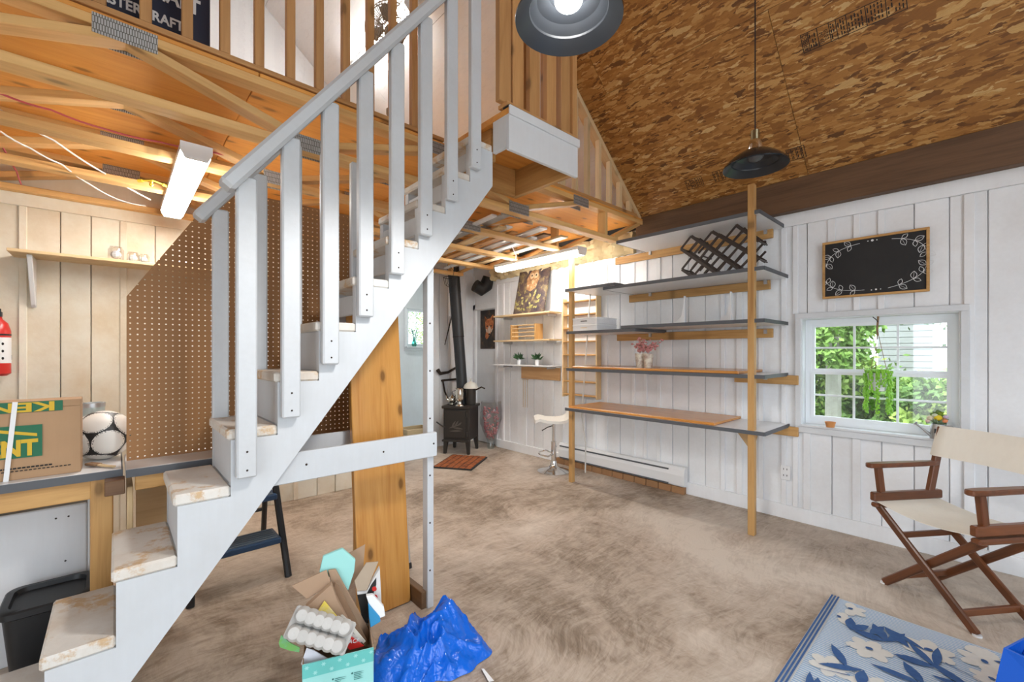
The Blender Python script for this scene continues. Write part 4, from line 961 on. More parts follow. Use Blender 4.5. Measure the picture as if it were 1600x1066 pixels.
# hanging plant
hx = 3.975; hy = pix(1371, 600, x=hx).y
t = thing('hanging_plant', 'green trailing plant in a white pot hanging in the window', 'hanging plant', (hx, hy, 1.06))
zt = pix(1371, 583, x=hx).z
MB().shell([(0, zt-.125), (.045, zt-.125), (.058, zt), (.053, zt), (.042, zt-.115), (0, zt-.11)], (hx, hy, 0), 20).build('pot', WPLA, t, smooth=True)
kz = pix(1369, 520, x=hx).z
for a in (.4, 2.5, 4.6): MB().tube([(hx+.055*math.cos(a), hy+.055*math.sin(a), zt), (hx+.02, hy, kz)], .0018, 5).build('string', ROPE, t)
MB().tube([(hx+.02, hy, kz-.02), (hx+.018, hy+.004, kz+.02), (hx+.03, hy, 1.602)], .006, 8).build('rope_knot', ROPE, t)
MB().tube([(hx+.03, hy+.03, 1.60), (hx+.01, hy+.005, 1.575), (hx+.02, hy, 1.56)], .003, 6).build('hook', BLACKM, t)
for a, L in ((1.25, .31), (1.57, .27), (1.9, .30), (1.05, .24), (-1.25, .30), (-1.57, .25), (-1.85, .31), (-1.0, .22), (3.3, .30), (2.75, .16), (.3, .2), (3.75, .12)):
    i = a*3
    rr = .062+rnd.uniform(0, .02); q = MB(); n_ = int(L/.011)
    for k in range(n_):
        z = zt+.012-k*.011; wob = .006*math.sin(k*.7+i)
        for s_ in range(3):
            b_ = rnd.uniform(0, 6.28); q.ball((hx+(rr+wob)*math.cos(a)+.009*math.cos(b_), hy+(rr+wob)*math.sin(a)+.009*math.sin(b_), z+rnd.uniform(-.004, .004)), .0062, 5, 3, (1, 1, 1.3))
    q.build('trailing_strand', GREEN, t, smooth=True)
q = MB()
for i in range(160): a = rnd.uniform(0, 6.28); r_ = .062*math.sqrt(rnd.random()); q.ball((hx+r_*math.cos(a), hy+r_*math.sin(a), zt+.01+rnd.uniform(-.005, .012)), .008, 5, 3)
q.build('foliage_top', GREEN, t, smooth=True)
# bar stool
BX, BY = 3.66, 3.32
t = thing('bar_stool', 'white bar stool with chrome base beside the spice rack', 'bar stool', (BX, BY, 0))
MB().lathe([(.185, 0), (.185, .008), (.15, .02), (.07, .04), (.04, .07), (.033, .12)], (BX, BY, 0), 32).build('base', CHROME, t, smooth=True)
MB().lathe([(.03, .10), (.03, .34), (.019, .345), (.019, .545)], (BX, BY, 0), 20).build('column', CHROME, t, smooth=True, angle=30)
fd = -RV
arc = [Vector((BX, BY, .205))+ (Matrix.Rotation(s_, 4, 'Z') @ fd)*.17 for s_ in [x*.2-1.1 for x in range(12)]]
MB().tube([Vector((BX, BY, .2))]+arc+[Vector((BX, BY, .2))], .01, 8).build('footrest', CHROME, t, smooth=True)
MB().tube([(BX, BY, .52), (BX-.06, BY+.04, .5), (BX-.10, BY+.09, .46)], .006, 6).build('lever', BLACKM, t, smooth=True)
# moulded seat shell: swept profile
pr = [(-.22, .56), (-.215, .585), (-.17, .60), (-.08, .578), (.04, .572), (.12, .585), (.165, .64), (.18, .72), (.185, .80), (.18, .83)]
vs = []; nW = 9
for lay in (0, 1):
    for i, (s_, z) in enumerate(pr):
        wd = .19 if i < 7 else .19*(1-.12*(i-6))
        for j in range(nW):
            f_ = j/(nW-1)*2-1; dz = .02*f_*f_ if i < 6 else 0
            nrmv = (-.03 if lay else 0)
            p = Vector((BX, BY, 0)) + RV*(s_+(0 if i < 6 else -nrmv)) + DV*(wd*f_); vs.append((p.x, p.y, z+dz+(nrmv if i < 6 else 0)))
N1 = len(pr)*nW; fs = []
for lay in (0, 1):
    for i in range(len(pr)-1):
        for j in range(nW-1):
            a = lay*N1+i*nW+j; fs.append((a, a+1, a+nW+1, a+nW))
def rim(a, b_): fs.append((a, b_, b_+N1, a+N1))
for j in range(nW-1): rim(j, j+1); rim((len(pr)-1)*nW+j, (len(pr)-1)*nW+j+1)
for i in range(len(pr)-1): rim(i*nW, (i+1)*nW); rim(i*nW+nW-1, (i+1)*nW+nW-1)
MB().add(vs, fs).build('seat_shell', plain('white_vinyl_seat', (.78, .75, .68), .4), t, smooth=True)
# ================================================================ STOVE CORNER
w_ang = math.atan2(.573, .82); Wd = Vector((math.cos(w_ang), math.sin(w_ang), 0)); Ud = Vector((Wd.y, -Wd.x, 0))
FRp = Vector((3.42, 4.59, 0)); ctr = FRp-Ud*.18+Wd*.2
st_ = thing('wood_stove', 'black cast iron wood stove with a tall leaning flue pipe', 'stove', ctr, w_ang-math.pi/2)
MS = WM[st_.name]                                 # local x along the front (left to right), y to the back
def sb(nm, x0, x1, y0, y1, z0, z1, mat=STOVEM, bev=.006, par=st_):
    q = MB().box(x0, x1, y0, y1, z0, z1); q.v = [MS @ v for v in q.v]; return q.build(nm, mat, par, bevel=bev)
sb('body', -.18, .18, -.2, .2, .18, .60); sb('top_plate', -.2, .2, -.22, .22, .60, .635); sb('ash_lip', -.19, .19, -.235, -.19, .165, .19)
dr_ = sb('stove_door', -.15, .135, -.218, -.2, .215, .575)
Md = MS @ plane_frame((0, -.2195, 0), (1, 0, 0), (0, 0, 1)); q = MB()
EMB = plain('pale_relief_iron', (.16, .14, .12), .45, .6)  # embossed relief in a paler iron tone than the door
for cx, cz, L, a in ((-.02, .37, .16, .35), (.03, .345, .14, -.1), (.0, .31, .18, .05), (-.03, .40, .1, 1.0), (.01, .405, .1, 1.0), (.05, .40, .08, .7)):
    pts = leafp(cx-L/2*math.cos(a), cz-L/2*math.sin(a), a, L, .022); q.prism(pts, lambda u, v, w2: Md @ Vector((u, v, w2)), 0, .004)
q.build('embossed_scene', EMB, dr_)
for z in (.27, .52): q = MB().lathe([(.012, z-.03), (.012, z+.03)], (.15, -.213, 0), 10); q.v = [MS @ v for v in q.v]; q.build('hinge', STOVEM, st_, smooth=True)
q = MB().tube([(-.14, -.225, .36), (-.17, -.25, .37), (-.25, -.27, .43)], .009, 8); q.v = [MS @ v for v in q.v]; q.build('door_handle', STOVEM, st_, smooth=True)
for sx in (-1, 1):
    for sy in (-1, 1):
        q = MB(); X, Y = sx*.15, sy*.17
        q.add([(X-.03, Y-.03, .19), (X+.03, Y-.03, .19), (X+.03, Y+.03, .19), (X-.03, Y+.03, .19), (X-.018+sx*.015, Y-.018+sy*.012, 0), (X+.018+sx*.015, Y-.018+sy*.012, 0), (X+.018+sx*.015, Y+.018+sy*.012, 0), (X-.018+sx*.015, Y+.018+sy*.012, 0)],
              [(0, 1, 2, 3), (7, 6, 5, 4), (0, 4, 5, 1), (1, 5, 6, 2), (2, 6, 7, 3), (3, 7, 4, 0)])
        q.v = [MS @ v for v in q.v]; q.build('leg', STOVEM, st_, bevel=.004)
p0 = MS @ Vector((0, .09, .63)); p1 = Vector((3.44, 4.99, 2.55))
d_ = (p1-p0); PIPEM = plain('flue_pipe_grey', (.045, .047, .05), .45, .5)
MB().tube([p0, p0+d_*.5], .074, 24).build('flue_pipe', PIPEM, st_, smooth=True)
MB().tube([p0+d_*.48, p0+d_*.82], .077, 24).build('flue_pipe', PIPEM, st_, smooth=True); MB().tube([p0+d_*.8, p1], .08, 24).build('flue_pipe', PIPEM, st_, smooth=True)
MB().tube([p0+d_*.48, p0+d_*.488], .0785, 24).tube([p0+d_*.1, p0+d_*.108], .0755, 24).build('pipe_joint', BLACKM, st_)
# black flue elbow beside it
MB().tube([pix(742, 446, y=5.0), pix(752, 452, y=4.98), pix(760, 446, y=4.95), pix(764, 434, y=4.92)], [.09, .10, .10, .09], 16).build('duct_elbow', BLACKM, smooth=True, label='dark round duct elbow under the ceiling beside the flue pipe', cat='duct')
def onS(nm, lab, cat, x, y): return thing(nm, lab, cat, MS @ Vector((x, y, .635)), w_ang-math.pi/2)
# tea things on the stove
t = onS('teapot', 'silver teapot with spout and curved handle on the wood stove', 'teapot', -.10, -.09); Mt = WM[t.name]
def L_(q, M_=None): M_ = M_ or Mt; q.v = [M_ @ v for v in q.v]; return q
L_(MB().lathe([(.03, 0), (.035, .008), (.02, .02), (.045, .045), (.055, .075), (.045, .10), (.028, .115), (.015, .128), (.005, .14), (0, .15)], seg=20)).build('pot_body', SILVER, t, smooth=True)
L_(MB().tube([(-.045, 0, .06), (-.075, 0, .085), (-.085, 0, .125)], [.013, .009, .006], 8)).build('spout', SILVER, t, smooth=True)
L_(MB().tube([(.04, 0, .10), (.075, 0, .115), (.085, 0, .08), (.045, 0, .045)], .006, 8)).build('handle', SILVER, t, smooth=True)
t = onS('samovar', 'ornate silver urn with little tap on the wood stove', 'urn', .03, -.15); Mt = WM[t.name]
L_(MB().lathe([(.06, 0), (.055, .012), (.03, .025), (.028, .05), (.055, .08), (.06, .17), (.05, .22), (.06, .235)], seg=24)).build('urn_body', SILVER, t, smooth=True)
L_(MB().tube([(0, -.055, .10), (0, -.085, .10), (0, -.085, .08)], .007, 8)).build('tap', SILVER, t)
for s_ in (-1, 1): L_(MB().tube([(s_*.055, 0, .2), (s_*.1, 0, .19), (s_*.09, 0, .13), (s_*.055, 0, .11)], .005, 6)).build('handle', IRON, t)
t = onS('lidded_pot', 'white domed lid pot at the back of the wood stove', 'pot', .135, .0); Mt = WM[t.name]
L_(MB().lathe([(.065, 0), (.07, .02), (.07, .22)], seg=24)).build('pot_body', STOVEM, t, smooth=True)
L_(MB().lathe([(.10, .222), (.10, .235), (.085, .27), (.05, .30), (.012, .315), (.012, .335), (.018, .345), (.0, .36)], seg=24)).build('lid', plain('pale_enamel', (.66, .64, .58), .3), t, smooth=True)
L_(MB().tube([(.07, 0, .2), (.15, 0, .24), (.2, 0, .22)], .01, 8)).build('handle', IRON, t)
# iron tools on the wall behind
yw = YB-.03
def onw(px, py): return pix(px, py, y=yw)
MB().tube([onw(690, 595), onw(717, 592)], .016, 6).tube([onw(692, 595), onw(695, 612), onw(700, 624)], .012, 6).tube([onw(716, 593), onw(715, 608), onw(711, 621)], .012, 6).build('trivet_frame', IRON, label='rusty iron frame leaning on the wall behind the teapot', cat='iron frame')
MB().tube([onw(684, 578), onw(688, 584), onw(700, 582), onw(712, 575), onw(722, 566)], [.03, .024, .018, .017, .012], 8).build('sickle', IRON, smooth=True, label='curved rusty iron sickle hung on the stove wall', cat='sickle')
MB().tube([onw(695, 539), onw(702, 510), onw(709, 482)], [.006, .008, .01], 8).build('iron_bar', IRON, smooth=True, label='thin dark iron bar hung on the wall beside the flue pipe', cat='iron bar')
MB().tube([MS @ Vector((.16, .12, .64)), MS @ Vector((.15, .10, .75))], .012, 8).build('stove_damper', IRON, label='dark iron damper handle at the stove back', cat='handle')
# wrapped bouquet
bc = pix(767, 701, z=0)
t = thing('wrapped_bouquet', 'pink flowers wrapped in clear plastic standing beside the stove', 'bouquet', bc)
MB().lathe([(.04, 0), (.05, .02), (.045, .16)], bc, 14).build('vase', JARG, t, smooth=True)
q = MB()
for i in range(90):
    z = rnd.uniform(.15, .58); r_ = .03+.10*math.sin((z-.1)/.55*2.6); a = rnd.uniform(0, 6.28); q.ball(bc+Vector((r_*math.cos(a)*.8, r_*math.sin(a)*.8, z)), rnd.uniform(.012, .022), 6, 4)
q.build('blossom', plain('dusty_pink', (.52, .20, .22), .6), t, smooth=True)
vs = []; n1, n2 = 14, 24
for i in range(n1+1):
    z = .1+.56*i/n1; r_ = .045+.10*math.sin(min(1, i/n1*1.25)*math.pi*.62)
    for k in range(n2): a = 2*math.pi*k/n2; rr = r_*(1+.10*math.sin(5*a+i*.4)+rnd.uniform(-.05, .05)); vs.append(bc+Vector((rr*math.cos(a), rr*math.sin(a), z)))
fs = [(i*n2+k, i*n2+(k+1) % n2, (i+1)*n2+(k+1) % n2, (i+1)*n2+k) for i in range(n1) for k in range(n2)]
MB().add(vs, fs).build('plastic_wrap', PLASTICF, t, smooth=True)
# door mat
m0 = pix(737, 736, z=0); e1 = Vector((.83, .56, 0)).normalized(); e2 = Vector((-.56, .83, 0))
t = thing('door_mat', 'rust coloured woven mat on the floor before the stove', 'mat', m0)
q = MB().add([m0+Vector((0,0,.001)), m0+e1*.61+Vector((0,0,.001)), m0+e1*.61+e2*.48+Vector((0,0,.001)), m0+e2*.48+Vector((0,0,.001)), m0+Vector((0,0,.018)), m0+e1*.61+Vector((0,0,.018)), m0+e1*.61+e2*.48+Vector((0,0,.018)), m0+e2*.48+Vector((0,0,.018))],
             [(3,2,1,0),(4,5,6,7),(0,1,5,4),(1,2,6,5),(2,3,7,6),(3,0,4,7)]); q.build('mat_base', DARKG, t, bevel=.003)
for i in range(6):
    for j in range(8):
        c = m0+e1*(.04+.0757*j+.0)+e2*(.05+.076*i)+Vector((0, 0, .019)); stick('woven_block', c-e1*.031, c+e1*.031, .064, .012, COIR, t, bevel=.004)
# things in the next room
t = thing('added_room_lamp', 'round lit lamp added to brighten the next room behind the stove', 'lamp', (3.3, 6.1, 2.54))  # unseen lamp, added to make this room bright
MB().lathe([(.16, 2.54), (.17, 2.56), (.17, 2.599)], (3.3, 6.1, 0), 28).build('added_lamp_base', WPLA, t, smooth=True); MB().lathe([(0, 2.50), (.08, 2.507), (.13, 2.525), (.15, 2.545)], (3.3, 6.1, 0), 28).build('added_lamp_globe', EMIT, t, smooth=True)
cb2 = thing('wooden_crate', 'small wooden crate on the grey floor of the next room', 'crate', pix(655, 690, z=0))
cc = pix(655, 690, z=0)
for dz in (.05, .15): stick('crate_board', cc+Vector((-.2, 0, dz)), cc+Vector((.22, 0, dz)), .018, .085, PALE, cb2); stick('crate_board', cc+Vector((-.19, .01, dz)), cc+Vector((-.19, .3, dz)), .018, .085, PALE, cb2); stick('crate_board', cc+Vector((.21, .01, dz)), cc+Vector((.21, .3, dz)), .018, .085, PALE, cb2); stick('crate_board', cc+Vector((-.2, .3, dz)), cc+Vector((.22, .3, dz)), .018, .085, PALE, cb2)
v0 = Vector((3.92, NY-.06, 1.446))
t = thing('glass_vase', 'teal glass vase with thin sprigs on the next room window sill', 'vase', v0)
MB().lathe([(.03, 0), (.045, .03), (.04, .08), (.02, .12), (.025, .15)], v0, 14).build('vase_body', glassy('teal_glass', (.25, .62, .55), .1, .02), t, smooth=True)
q = MB()
for i in range(10): a = rnd.uniform(0, 6.28); q.tube([v0+Vector((0, 0, .05)), v0+Vector((.04*math.cos(a), .01*math.sin(a), .25)), v0+Vector((.09*math.cos(a), .02*math.sin(a), .36))], [.002, .006, .001], 5)
q.build('sprig', plain('sprig_teal', (.18, .40, .36), .6), t)
sh_ = MB().box(3.76, 4.26, NY-.10, NY, 1.425, 1.444); sh_.build('sill_shelf', WHITE, label='white sill board under the next room window', cat='shelf')
g0 = Vector((3.215, YB-.03, 2.0)); q = MB()
for s_ in range(4):
    for k in range(60):
        q.ball(g0+Vector((rnd.uniform(-.025, .025), rnd.uniform(-.02, .015), -.012*k+.1*s_-.05)), .013, 5, 3, (1, .4, 1.2))
q.build('hanging_ivy', DGREEN, smooth=True, label='thin ivy garland hanging beside the opening to the next room', cat='garland')
q = MB()
for k in range(7): 
    a = 2*math.pi*k/7; c = Vector((3.10, 4.55, 2.16)); q.tube([c+Vector((.09*math.cos(a), .09*math.sin(a), .12)), c+Vector((.07*math.cos(a), .07*math.sin(a), .03)), c+Vector((.02*math.cos(a), .02*math.sin(a), 0))], .003, 5)
q.tube([c+Vector((.09*math.cos(x*.45), .09*math.sin(x*.45), .12)) for x in range(15)], .004, 5); q.tube([c+Vector((0, 0, 0)), c+Vector((.05, 0, .2)), c+Vector((0, 0, .26))], .003, 5)
q.build('wire_basket', BLACKM, label='black wire basket hanging under the trusses beside the stairs', cat='basket')
# ================================================================ DIRECTOR CHAIR
L0 = Vector((3.293, .432, 0)); wd = (Vector((3.029, .052, 0))-L0).normalized(); bd = Vector((-wd.y, wd.x, 0))
if bd.x < 0: bd = -bd
CW = .475
t = thing('director_chair', 'folding director chair of dark wood with cream canvas', 'chair', L0+wd*CW/2+bd*.2)
def CP(w_, b_, z): return L0+wd*w_+bd*b_+Vector((0, 0, z))
for b_ in (.0, .34):
    stick('leg', CP(CW, b_, .006), CP(-.01, b_, .45), .022, .042, MAHOG, t, bevel=.006)
    stick('leg', CP(0, b_+.026, .006), CP(CW+.01, b_+.026, .45), .022, .042, MAHOG, t, bevel=.006)
    for w_ in (0, CW):
        f0 = CP(w_, b_+(.026 if w_ == 0 else 0), 0); MB().lathe([(.018, 0), (.018, .008)], f0, 12).build('foot_pad', WPLA, t)
stick('stretcher', CP(CW*.86, -.0, .07), CP(CW*.86, .36, .07), .02, .032, MAHOG, t); stick('stretcher', CP(CW*.14, .03, .075), CP(CW*.14, .38, .075), .02, .03, MAHOG, t)
stick('stretcher', CP(CW*.24, .0, .33), CP(CW*.24, .36, .33), .02, .03, MAHOG, t)
for w_ in (-.012, CW+.012):
    stick('seat_rail', CP(w_, -.03, .455), CP(w_, .42, .455), .045, .028, MAHOG, t, bevel=.008)
    stick('side_rail', CP(w_, -.04, .505), CP(w_, .42, .505), .035, .05, MAHOG, t, bevel=.006)
    stick('arm_post', CP(w_, .02, .53), CP(w_, .0, .675), .028, .035, MAHOG, t, up=tuple(bd))
    stick('back_post', CP(w_, .35, .52), CP(w_, .435, .90), .026, .04, MAHOG, t, up=tuple(bd))
    q = MB(); q.prism([(-.065, -.02), (-.075, 0), (-.065, .022), (.0, .03), (.2, .027), (.36, .022), (.40, .016), (.40, -.014), (.2, -.022), (.0, -.026)], lambda u, v, z: CP(w_+v, u, z), .675, .702)
    q.build('armrest', MAHOG, t, bevel=.005)
def cloth(nm, f, nu, nv, th, nvec):
    vs = []; 
    for lay in (0, 1):
        for i in range(nu+1):
            for j in range(nv+1): vs.append(f(i/nu, j/nv)+nvec*(th*lay))
    n0 = (nu+1)*(nv+1); fs = []
    for lay in (0, 1):
        for i in range(nu):
            for j in range(nv): a = lay*n0+i*(nv+1)+j; fs.append((a, a+1, a+nv+2, a+nv+1))
    for i in range(nu):
        for j in (0, nv): a = i*(nv+1)+j; fs.append((a, a+nv+1, a+nv+1+n0, a+n0))
    for j in range(nv):
        for i in (0, nu): a = i*(nv+1)+j; fs.append((a, a+1, a+1+n0, a+n0))
    return MB().add(vs, fs).build(nm, CANVAS, t, smooth=True)
cloth('canvas_seat', lambda a, c: CP(-.01+(CW+.02)*a, -.02+.42*c, .478-.03*math.sin(math.pi*a)), 16, 8, .003, Vector((0, 0, 1)))
cloth('canvas_back', lambda a, c: CP(-.03+(CW+.06)*a, .375+.055*c+.03*math.sin(math.pi*a)-(.022 if .0 < a < 1 else .0), .735+.175*c), 16, 6, .003, -bd)
# ================================================================ RUG AND TOTE
t = thing('floor_rug', 'blue and white floral woven rug with striped edge', 'rug', (2.0, -.4, 0))
RX0, RX1, RY0_, RY1_ = .9, 2.915, -1.2, .592
def rugmat():
    t_ = NT('rug_weave'); v = t_.coord(False); sep = t_.n('ShaderNodeSeparateXYZ', i_0=v)
    w_ = t_.math('SINE', t_.math('MULTIPLY', sep.outputs[0], 420.0)); n = t_.noise(v, 120, 2)
    f = t_.math('GREATER_THAN', w_, 0.0); c = t_.mix(f, (.66, .70, .73), (.30, .46, .66)); c = t_.mix(t_.math('MULTIPLY', n, .25), c, (.25, .38, .55))
    t_.val('Base Color', c); t_.val('Roughness', .85); t_.bump(w_, .3, .002); return t_.m
q = MB().box(RX0, RX1, RY0_, RY1_, .001, .007); q.build('rug_ground', rugmat(), t)
M = plane_frame((0, 0, .0075), (1, 0, 0), (0, 1, 0)); rg = random.Random(21)
RWH = paint('rug_white', (.74, .73, .69), (.62, .63, .62), .4, .9, 40); RBL = paint('rug_blue', (.035, .10, .28), (.07, .17, .38), .6, .9, 40)
wq = MB(); bq = MB(); n_ = 0; flw = [(1.55, .33)]
pts_ = []
for i in range(14):
    for j in range(11):
        x = .98+.145*i+rg.uniform(-.04, .04)+(.07 if j % 2 else 0); y = .49-.155*j+rg.uniform(-.035, .035)
        pts_.append((x, y))
zc = [0]
def rugp(mb, pts, z):
    zc[0] += 4e-6; z += zc[0]
    if all(RX0+.01 < a < RX1-.012 and RY0_+.01 < c < RY1_-.05 for a, c in pts): flat(mb, M, pts, z)
for k, (x, y) in enumerate(pts_):
    z = 0
    if rg.random() < .5:
        r = rg.uniform(.055, .085); a0 = rg.uniform(0, 6.28)
        for p in range(6): rugp(wq, ell(x+r*.6*math.cos(a0+p*1.047), y+r*.6*math.sin(a0+p*1.047), r*.56, r*.38, a0+p*1.047, 10), .0003)
        rugp(bq, ell(x, y, r*.2, r*.15, a0, 8), .0045)
        a = rg.uniform(0, 6.28); L = rg.uniform(.1, .18); rugp(bq, [(x+r*math.cos(a)-.003, y+r*math.sin(a)), (x+r*math.cos(a)+.003, y+r*math.sin(a)), (x+(r+L)*math.cos(a+.3), y+(r+L)*math.sin(a+.3))], .0045)
    else:
        a = rg.uniform(0, 6.28)
        for s_ in range(rg.choice((2, 3))): rugp(bq, leafp(x, y, a+s_*rg.uniform(.6, 1.1), rg.uniform(.10, .18), rg.uniform(.03, .05)), .0045)
wq.build('white_petals', RWH, t, recalc=False, kind='stuff'); 
for x in (RX1-.012,): pass
for i, yy in enumerate((RY1_-.008, RY1_-.022, RY1_-.036)): flat(bq, M, [(RX0, yy-.004), (RX1, yy-.004), (RX1, yy+.004), (RX0, yy+.004)], .0075)
bq.build('blue_leaves', RBL, t, recalc=False, kind='stuff')
q = MB(); flat(q, M, [(RX0, RY1_-.045), (RX1, RY1_-.045), (RX1, RY1_), (RX0, RY1_)], .0014); q.build('edge_border', RWH, t, recalc=False)
t = thing('tote_bag', 'bright blue tarpaulin tote bag standing on the rug', 'bag', (2.42, -.2, .009))
# local frame along the view so its corner looks into the room
o_ = Vector((2.215, -.035, .009)); a1 = Vector((.93, -.37, 0)); a2 = Vector((-.37, -.93, 0))
vs = []; H = .345
for lay, ins in ((0, 0), (1, .012)):
    for z in (0, .1, .22, H):
        for k, (u, v) in enumerate(((0, 0), (.25, 0), (.5, 0), (.5, .15), (.5, .3), (.25, .3), (0, .3), (0, .15))):
            fz = z/H; cu, cv = .25, .15; s_ = 1+.06*fz-(.04 if lay else 0); wob = .012*math.sin(k*2.1+z*20)
            p = o_+a1*(cu+(u-cu)*s_+wob)+a2*(cv+(v-cv)*s_+wob); vs.append(p+Vector((0, 0, z+(.008*math.sin(k*1.7) if z == H else 0)+(.004 if lay and z == 0 else 0))))
fs = []
for lay in (0, 1):
    for i in range(3):
        for k in range(8): a = lay*32+i*8+k; b_ = lay*32+i*8+(k+1) % 8; fs.append((a, b_, b_+8, a+8))
    fs.append(tuple(lay*32+k for k in range(8)))
for k in range(8): fs.append((24+k, 24+(k+1) % 8, 56+(k+1) % 8, 56+k))
MB().add(vs, fs).build('bag_body', TOTE, t)
for s_ in (0, .3): MB().tube([o_+a1*.12+a2*s_+Vector((0, 0, H-.05)), o_+a1*.14+a2*s_+Vector((0, 0, H-.02)), o_+a1*.25+a2*(s_+.03)+Vector((0, 0, H-.06)), o_+a1*.36+a2*s_+Vector((0, 0, H-.02)), o_+a1*.38+a2*s_+Vector((0, 0, H-.05))], .008, 6).build('strap', TOTE, t)
# ================================================================ RECYCLING HEAP
O3 = Vector((.483, 1.625, 0)); Au = Vector((.2245, -.08, 0)).normalized(); Bu = Vector((-Au.y, Au.x, 0))
ang3 = math.atan2(Au.y, Au.x)
rb = thing('recycling_box', 'open teal printed box full of packaging on the floor', 'box', O3+Au*.12+Bu*.09, ang3)
def lb(nm, a0, a1, b0, b1, z0, z1, mat, bev=.001):
    q = MB().box(a0, a1, b0, b1, z0, z1); q.v = [O3+Au*v.x+Bu*v.y+Vector((0, 0, v.z)) for v in q.v]; return q.build(nm, mat, rb, bevel=bev)
lb('front_panel', 0, .24, 0, .004, 0, .25, TEALL); lb('side_panel', 0, .004, .004, .19, 0, .25, KRAFT); lb('side_panel', .236, .24, .004, .19, 0, .25, KRAFT); lb('back_panel', .004, .236, .186, .19, 0, .24, KRAFT); lb('bottom_panel', .004, .236, .004, .186, 0, .004, KRAFT)
lb('print_band', .0, .24, -.0012, 0, .20, .25, TEAL, 0)
Mb = plane_frame(O3-Bu*.002, Au, (0, 0, 1)); q = MB()
for i in range(9): 
    cx, cy = .015+.027*i, .225+.012*(-1)**i
    for a in (0, 1.05, 2.1): flat(q, Mb, leafp(cx-.009*math.cos(a), cy-.009*math.sin(a), a, .018, .005), .0002*a)
q.build('star_print', TEALL, rb, recalc=False)
q = MB(); rq = random.Random(2)
for cx, cy in ((.10, .165), (.165, .168), (.165, .12), (.10, .115)):
    flat(q, Mb, ell(cx, cy+.008, .0035, .0035), .0001)
    for k in range(5): flat(q, Mb, [(cx+.006, cy+.006-.006*k), (cx+.006+rq.uniform(.02, .042), cy+.006-.006*k), (cx+.006+.02, cy+.0085-.006*k), (cx+.006, cy+.0085-.006*k)], 0)
q.build('small_print', plain('dark_teal_ink', (.02, .14, .13), .6), rb, recalc=False)
def Q(cx, cy, b_):                                 # pixel of the close-up met with the upright plane b behind the box front
    px, py = 400+cx/4.444, 840+cy/4.444; r = ray(px, py); t_ = ((O3+Bu*b_-EYE).dot(Bu))/r.dot(Bu); return EYE+r*t_
def card(name, label, cat, poly, b_, th, mat, tilt=0.0, parent=None, dz=0.0):
    P = [Q(x, y, b_) for x, y in poly]; zmin = min(p.z for p in P); q = MB(); n = len(P)
    sh = [Bu*(tilt*(p.z-zmin)) for p in P]
    vs = [p+s for p, s in zip(P, sh)]+[p+s+Bu*th for p, s in zip(P, sh)]
    q.add(vs, [tuple(range(n-1, -1, -1)), tuple(range(n, 2*n))]+[(i, (i+1) % n, n+(i+1) % n, n+i) for i in range(n)])
    return q.build(name, mat, parent, label=label, cat=cat, bevel=min(.002, th*.2))
# kraft carton, torn open
t = thing('kraft_carton', 'torn open brown kraft carton on top of the recycling box', 'box', Q(560, 760, .12))
card('flap', None, None, [(245, 352), (490, 247), (520, 335), (352, 428)], .15, .004, KRAFT, .3, t)
card('side_panel', None, None, [(328, 545), (345, 500), (525, 345), (560, 440), (690, 680), (640, 690), (500, 640), (395, 580)], .10, .03, KRAFT, .1, t)
card('side_panel', None, None, [(500, 258), (555, 250), (835, 735), (770, 760), (660, 640), (545, 420)], .15, .012, KRAFT, .1, t)
card('fold', None, None, [(530, 400), (550, 330), (575, 360), (785, 745), (755, 760), (620, 600)], .125, .008, paint('kraft_dark', (.28, .17, .10), (.2, .12, .07), .4, .85), .1, t)
card('food_tray', 'light teal foam tray standing at the back of the recycling heap', 'tray', [(440, 250), (465, 145), (600, 90), (692, 165), (682, 245), (640, 370), (560, 300)], .19, .016, TEALL, .1)
card('kraft_sheet', 'flat brown card sheet behind the teal tray against the pine board', 'cardboard', [(640, 130), (762, 68), (745, 235), (690, 300), (660, 330)], .235, .003, KRAFT, .2)
t = thing('printed_carton', 'printed grey and white food carton with red dots in the heap', 'box', Q(780, 620, .19))
card('top_face', None, None, [(685, 320), (772, 212), (858, 203), (768, 370), (700, 375)], .175, .006, paint('grey_board', (.42, .33, .24), (.32, .25, .18), .5, .8), .5, t)
card('side_face', None, None, [(700, 378), (770, 372), (860, 215), (872, 460), (790, 500), (785, 620), (740, 600)], .18, .03, plain('carton_white', (.68, .66, .64), .5), .0, t)
card('dark_print', None, None, [(702, 400), (770, 390), (800, 330), (835, 280), (835, 330), (790, 470), (783, 600), (742, 585)], .178, .002, INK, 0, t)
for cx, cy in ((822, 358), (828, 415)): card('red_dot', None, None, [(cx+17*math.cos(a*.6), cy+17*math.sin(a*.6)) for a in range(10)], .177, .002, RED, 0, t)
t = thing('plastic_punnet', 'white and blue plastic tray on the right of the heap', 'tray', Q(830, 600, .13))
card('tray_rim', None, None, [(768, 425), (815, 418), (890, 490), (898, 548), (862, 562), (785, 475)], .12, .02, WPLA, .2, t)
card('blue_side', None, None, [(780, 470), (862, 556), (866, 588), (795, 628), (785, 560)], .115, .012, plain('packet_blue', (.03, .28, .55), .4), .1, t)
card('yellow_packet', 'crumpled yellow printed snack packet in the recycling heap', 'packet', [(390, 580), (430, 520), (475, 458), (580, 572), (520, 565), (470, 612)], .09, .006, paint('packet_yellow', (.72, .56, .06), (.70, .66, .56), .9, .4, 22), .2)
card('magazine', 'white folded paper sheet between the kraft carton and red packet', 'paper', [(545, 518), (560, 510), (762, 725), (745, 740), (700, 700)], .085, .006, plain('paper_white', (.72, .68, .60), .7), .2)
card('grey_card', 'grey card sleeve lying over the red packet', 'cardboard', [(478, 538), (512, 530), (692, 690), (748, 728), (700, 735), (560, 640)], .075, .004, PULP, .2)
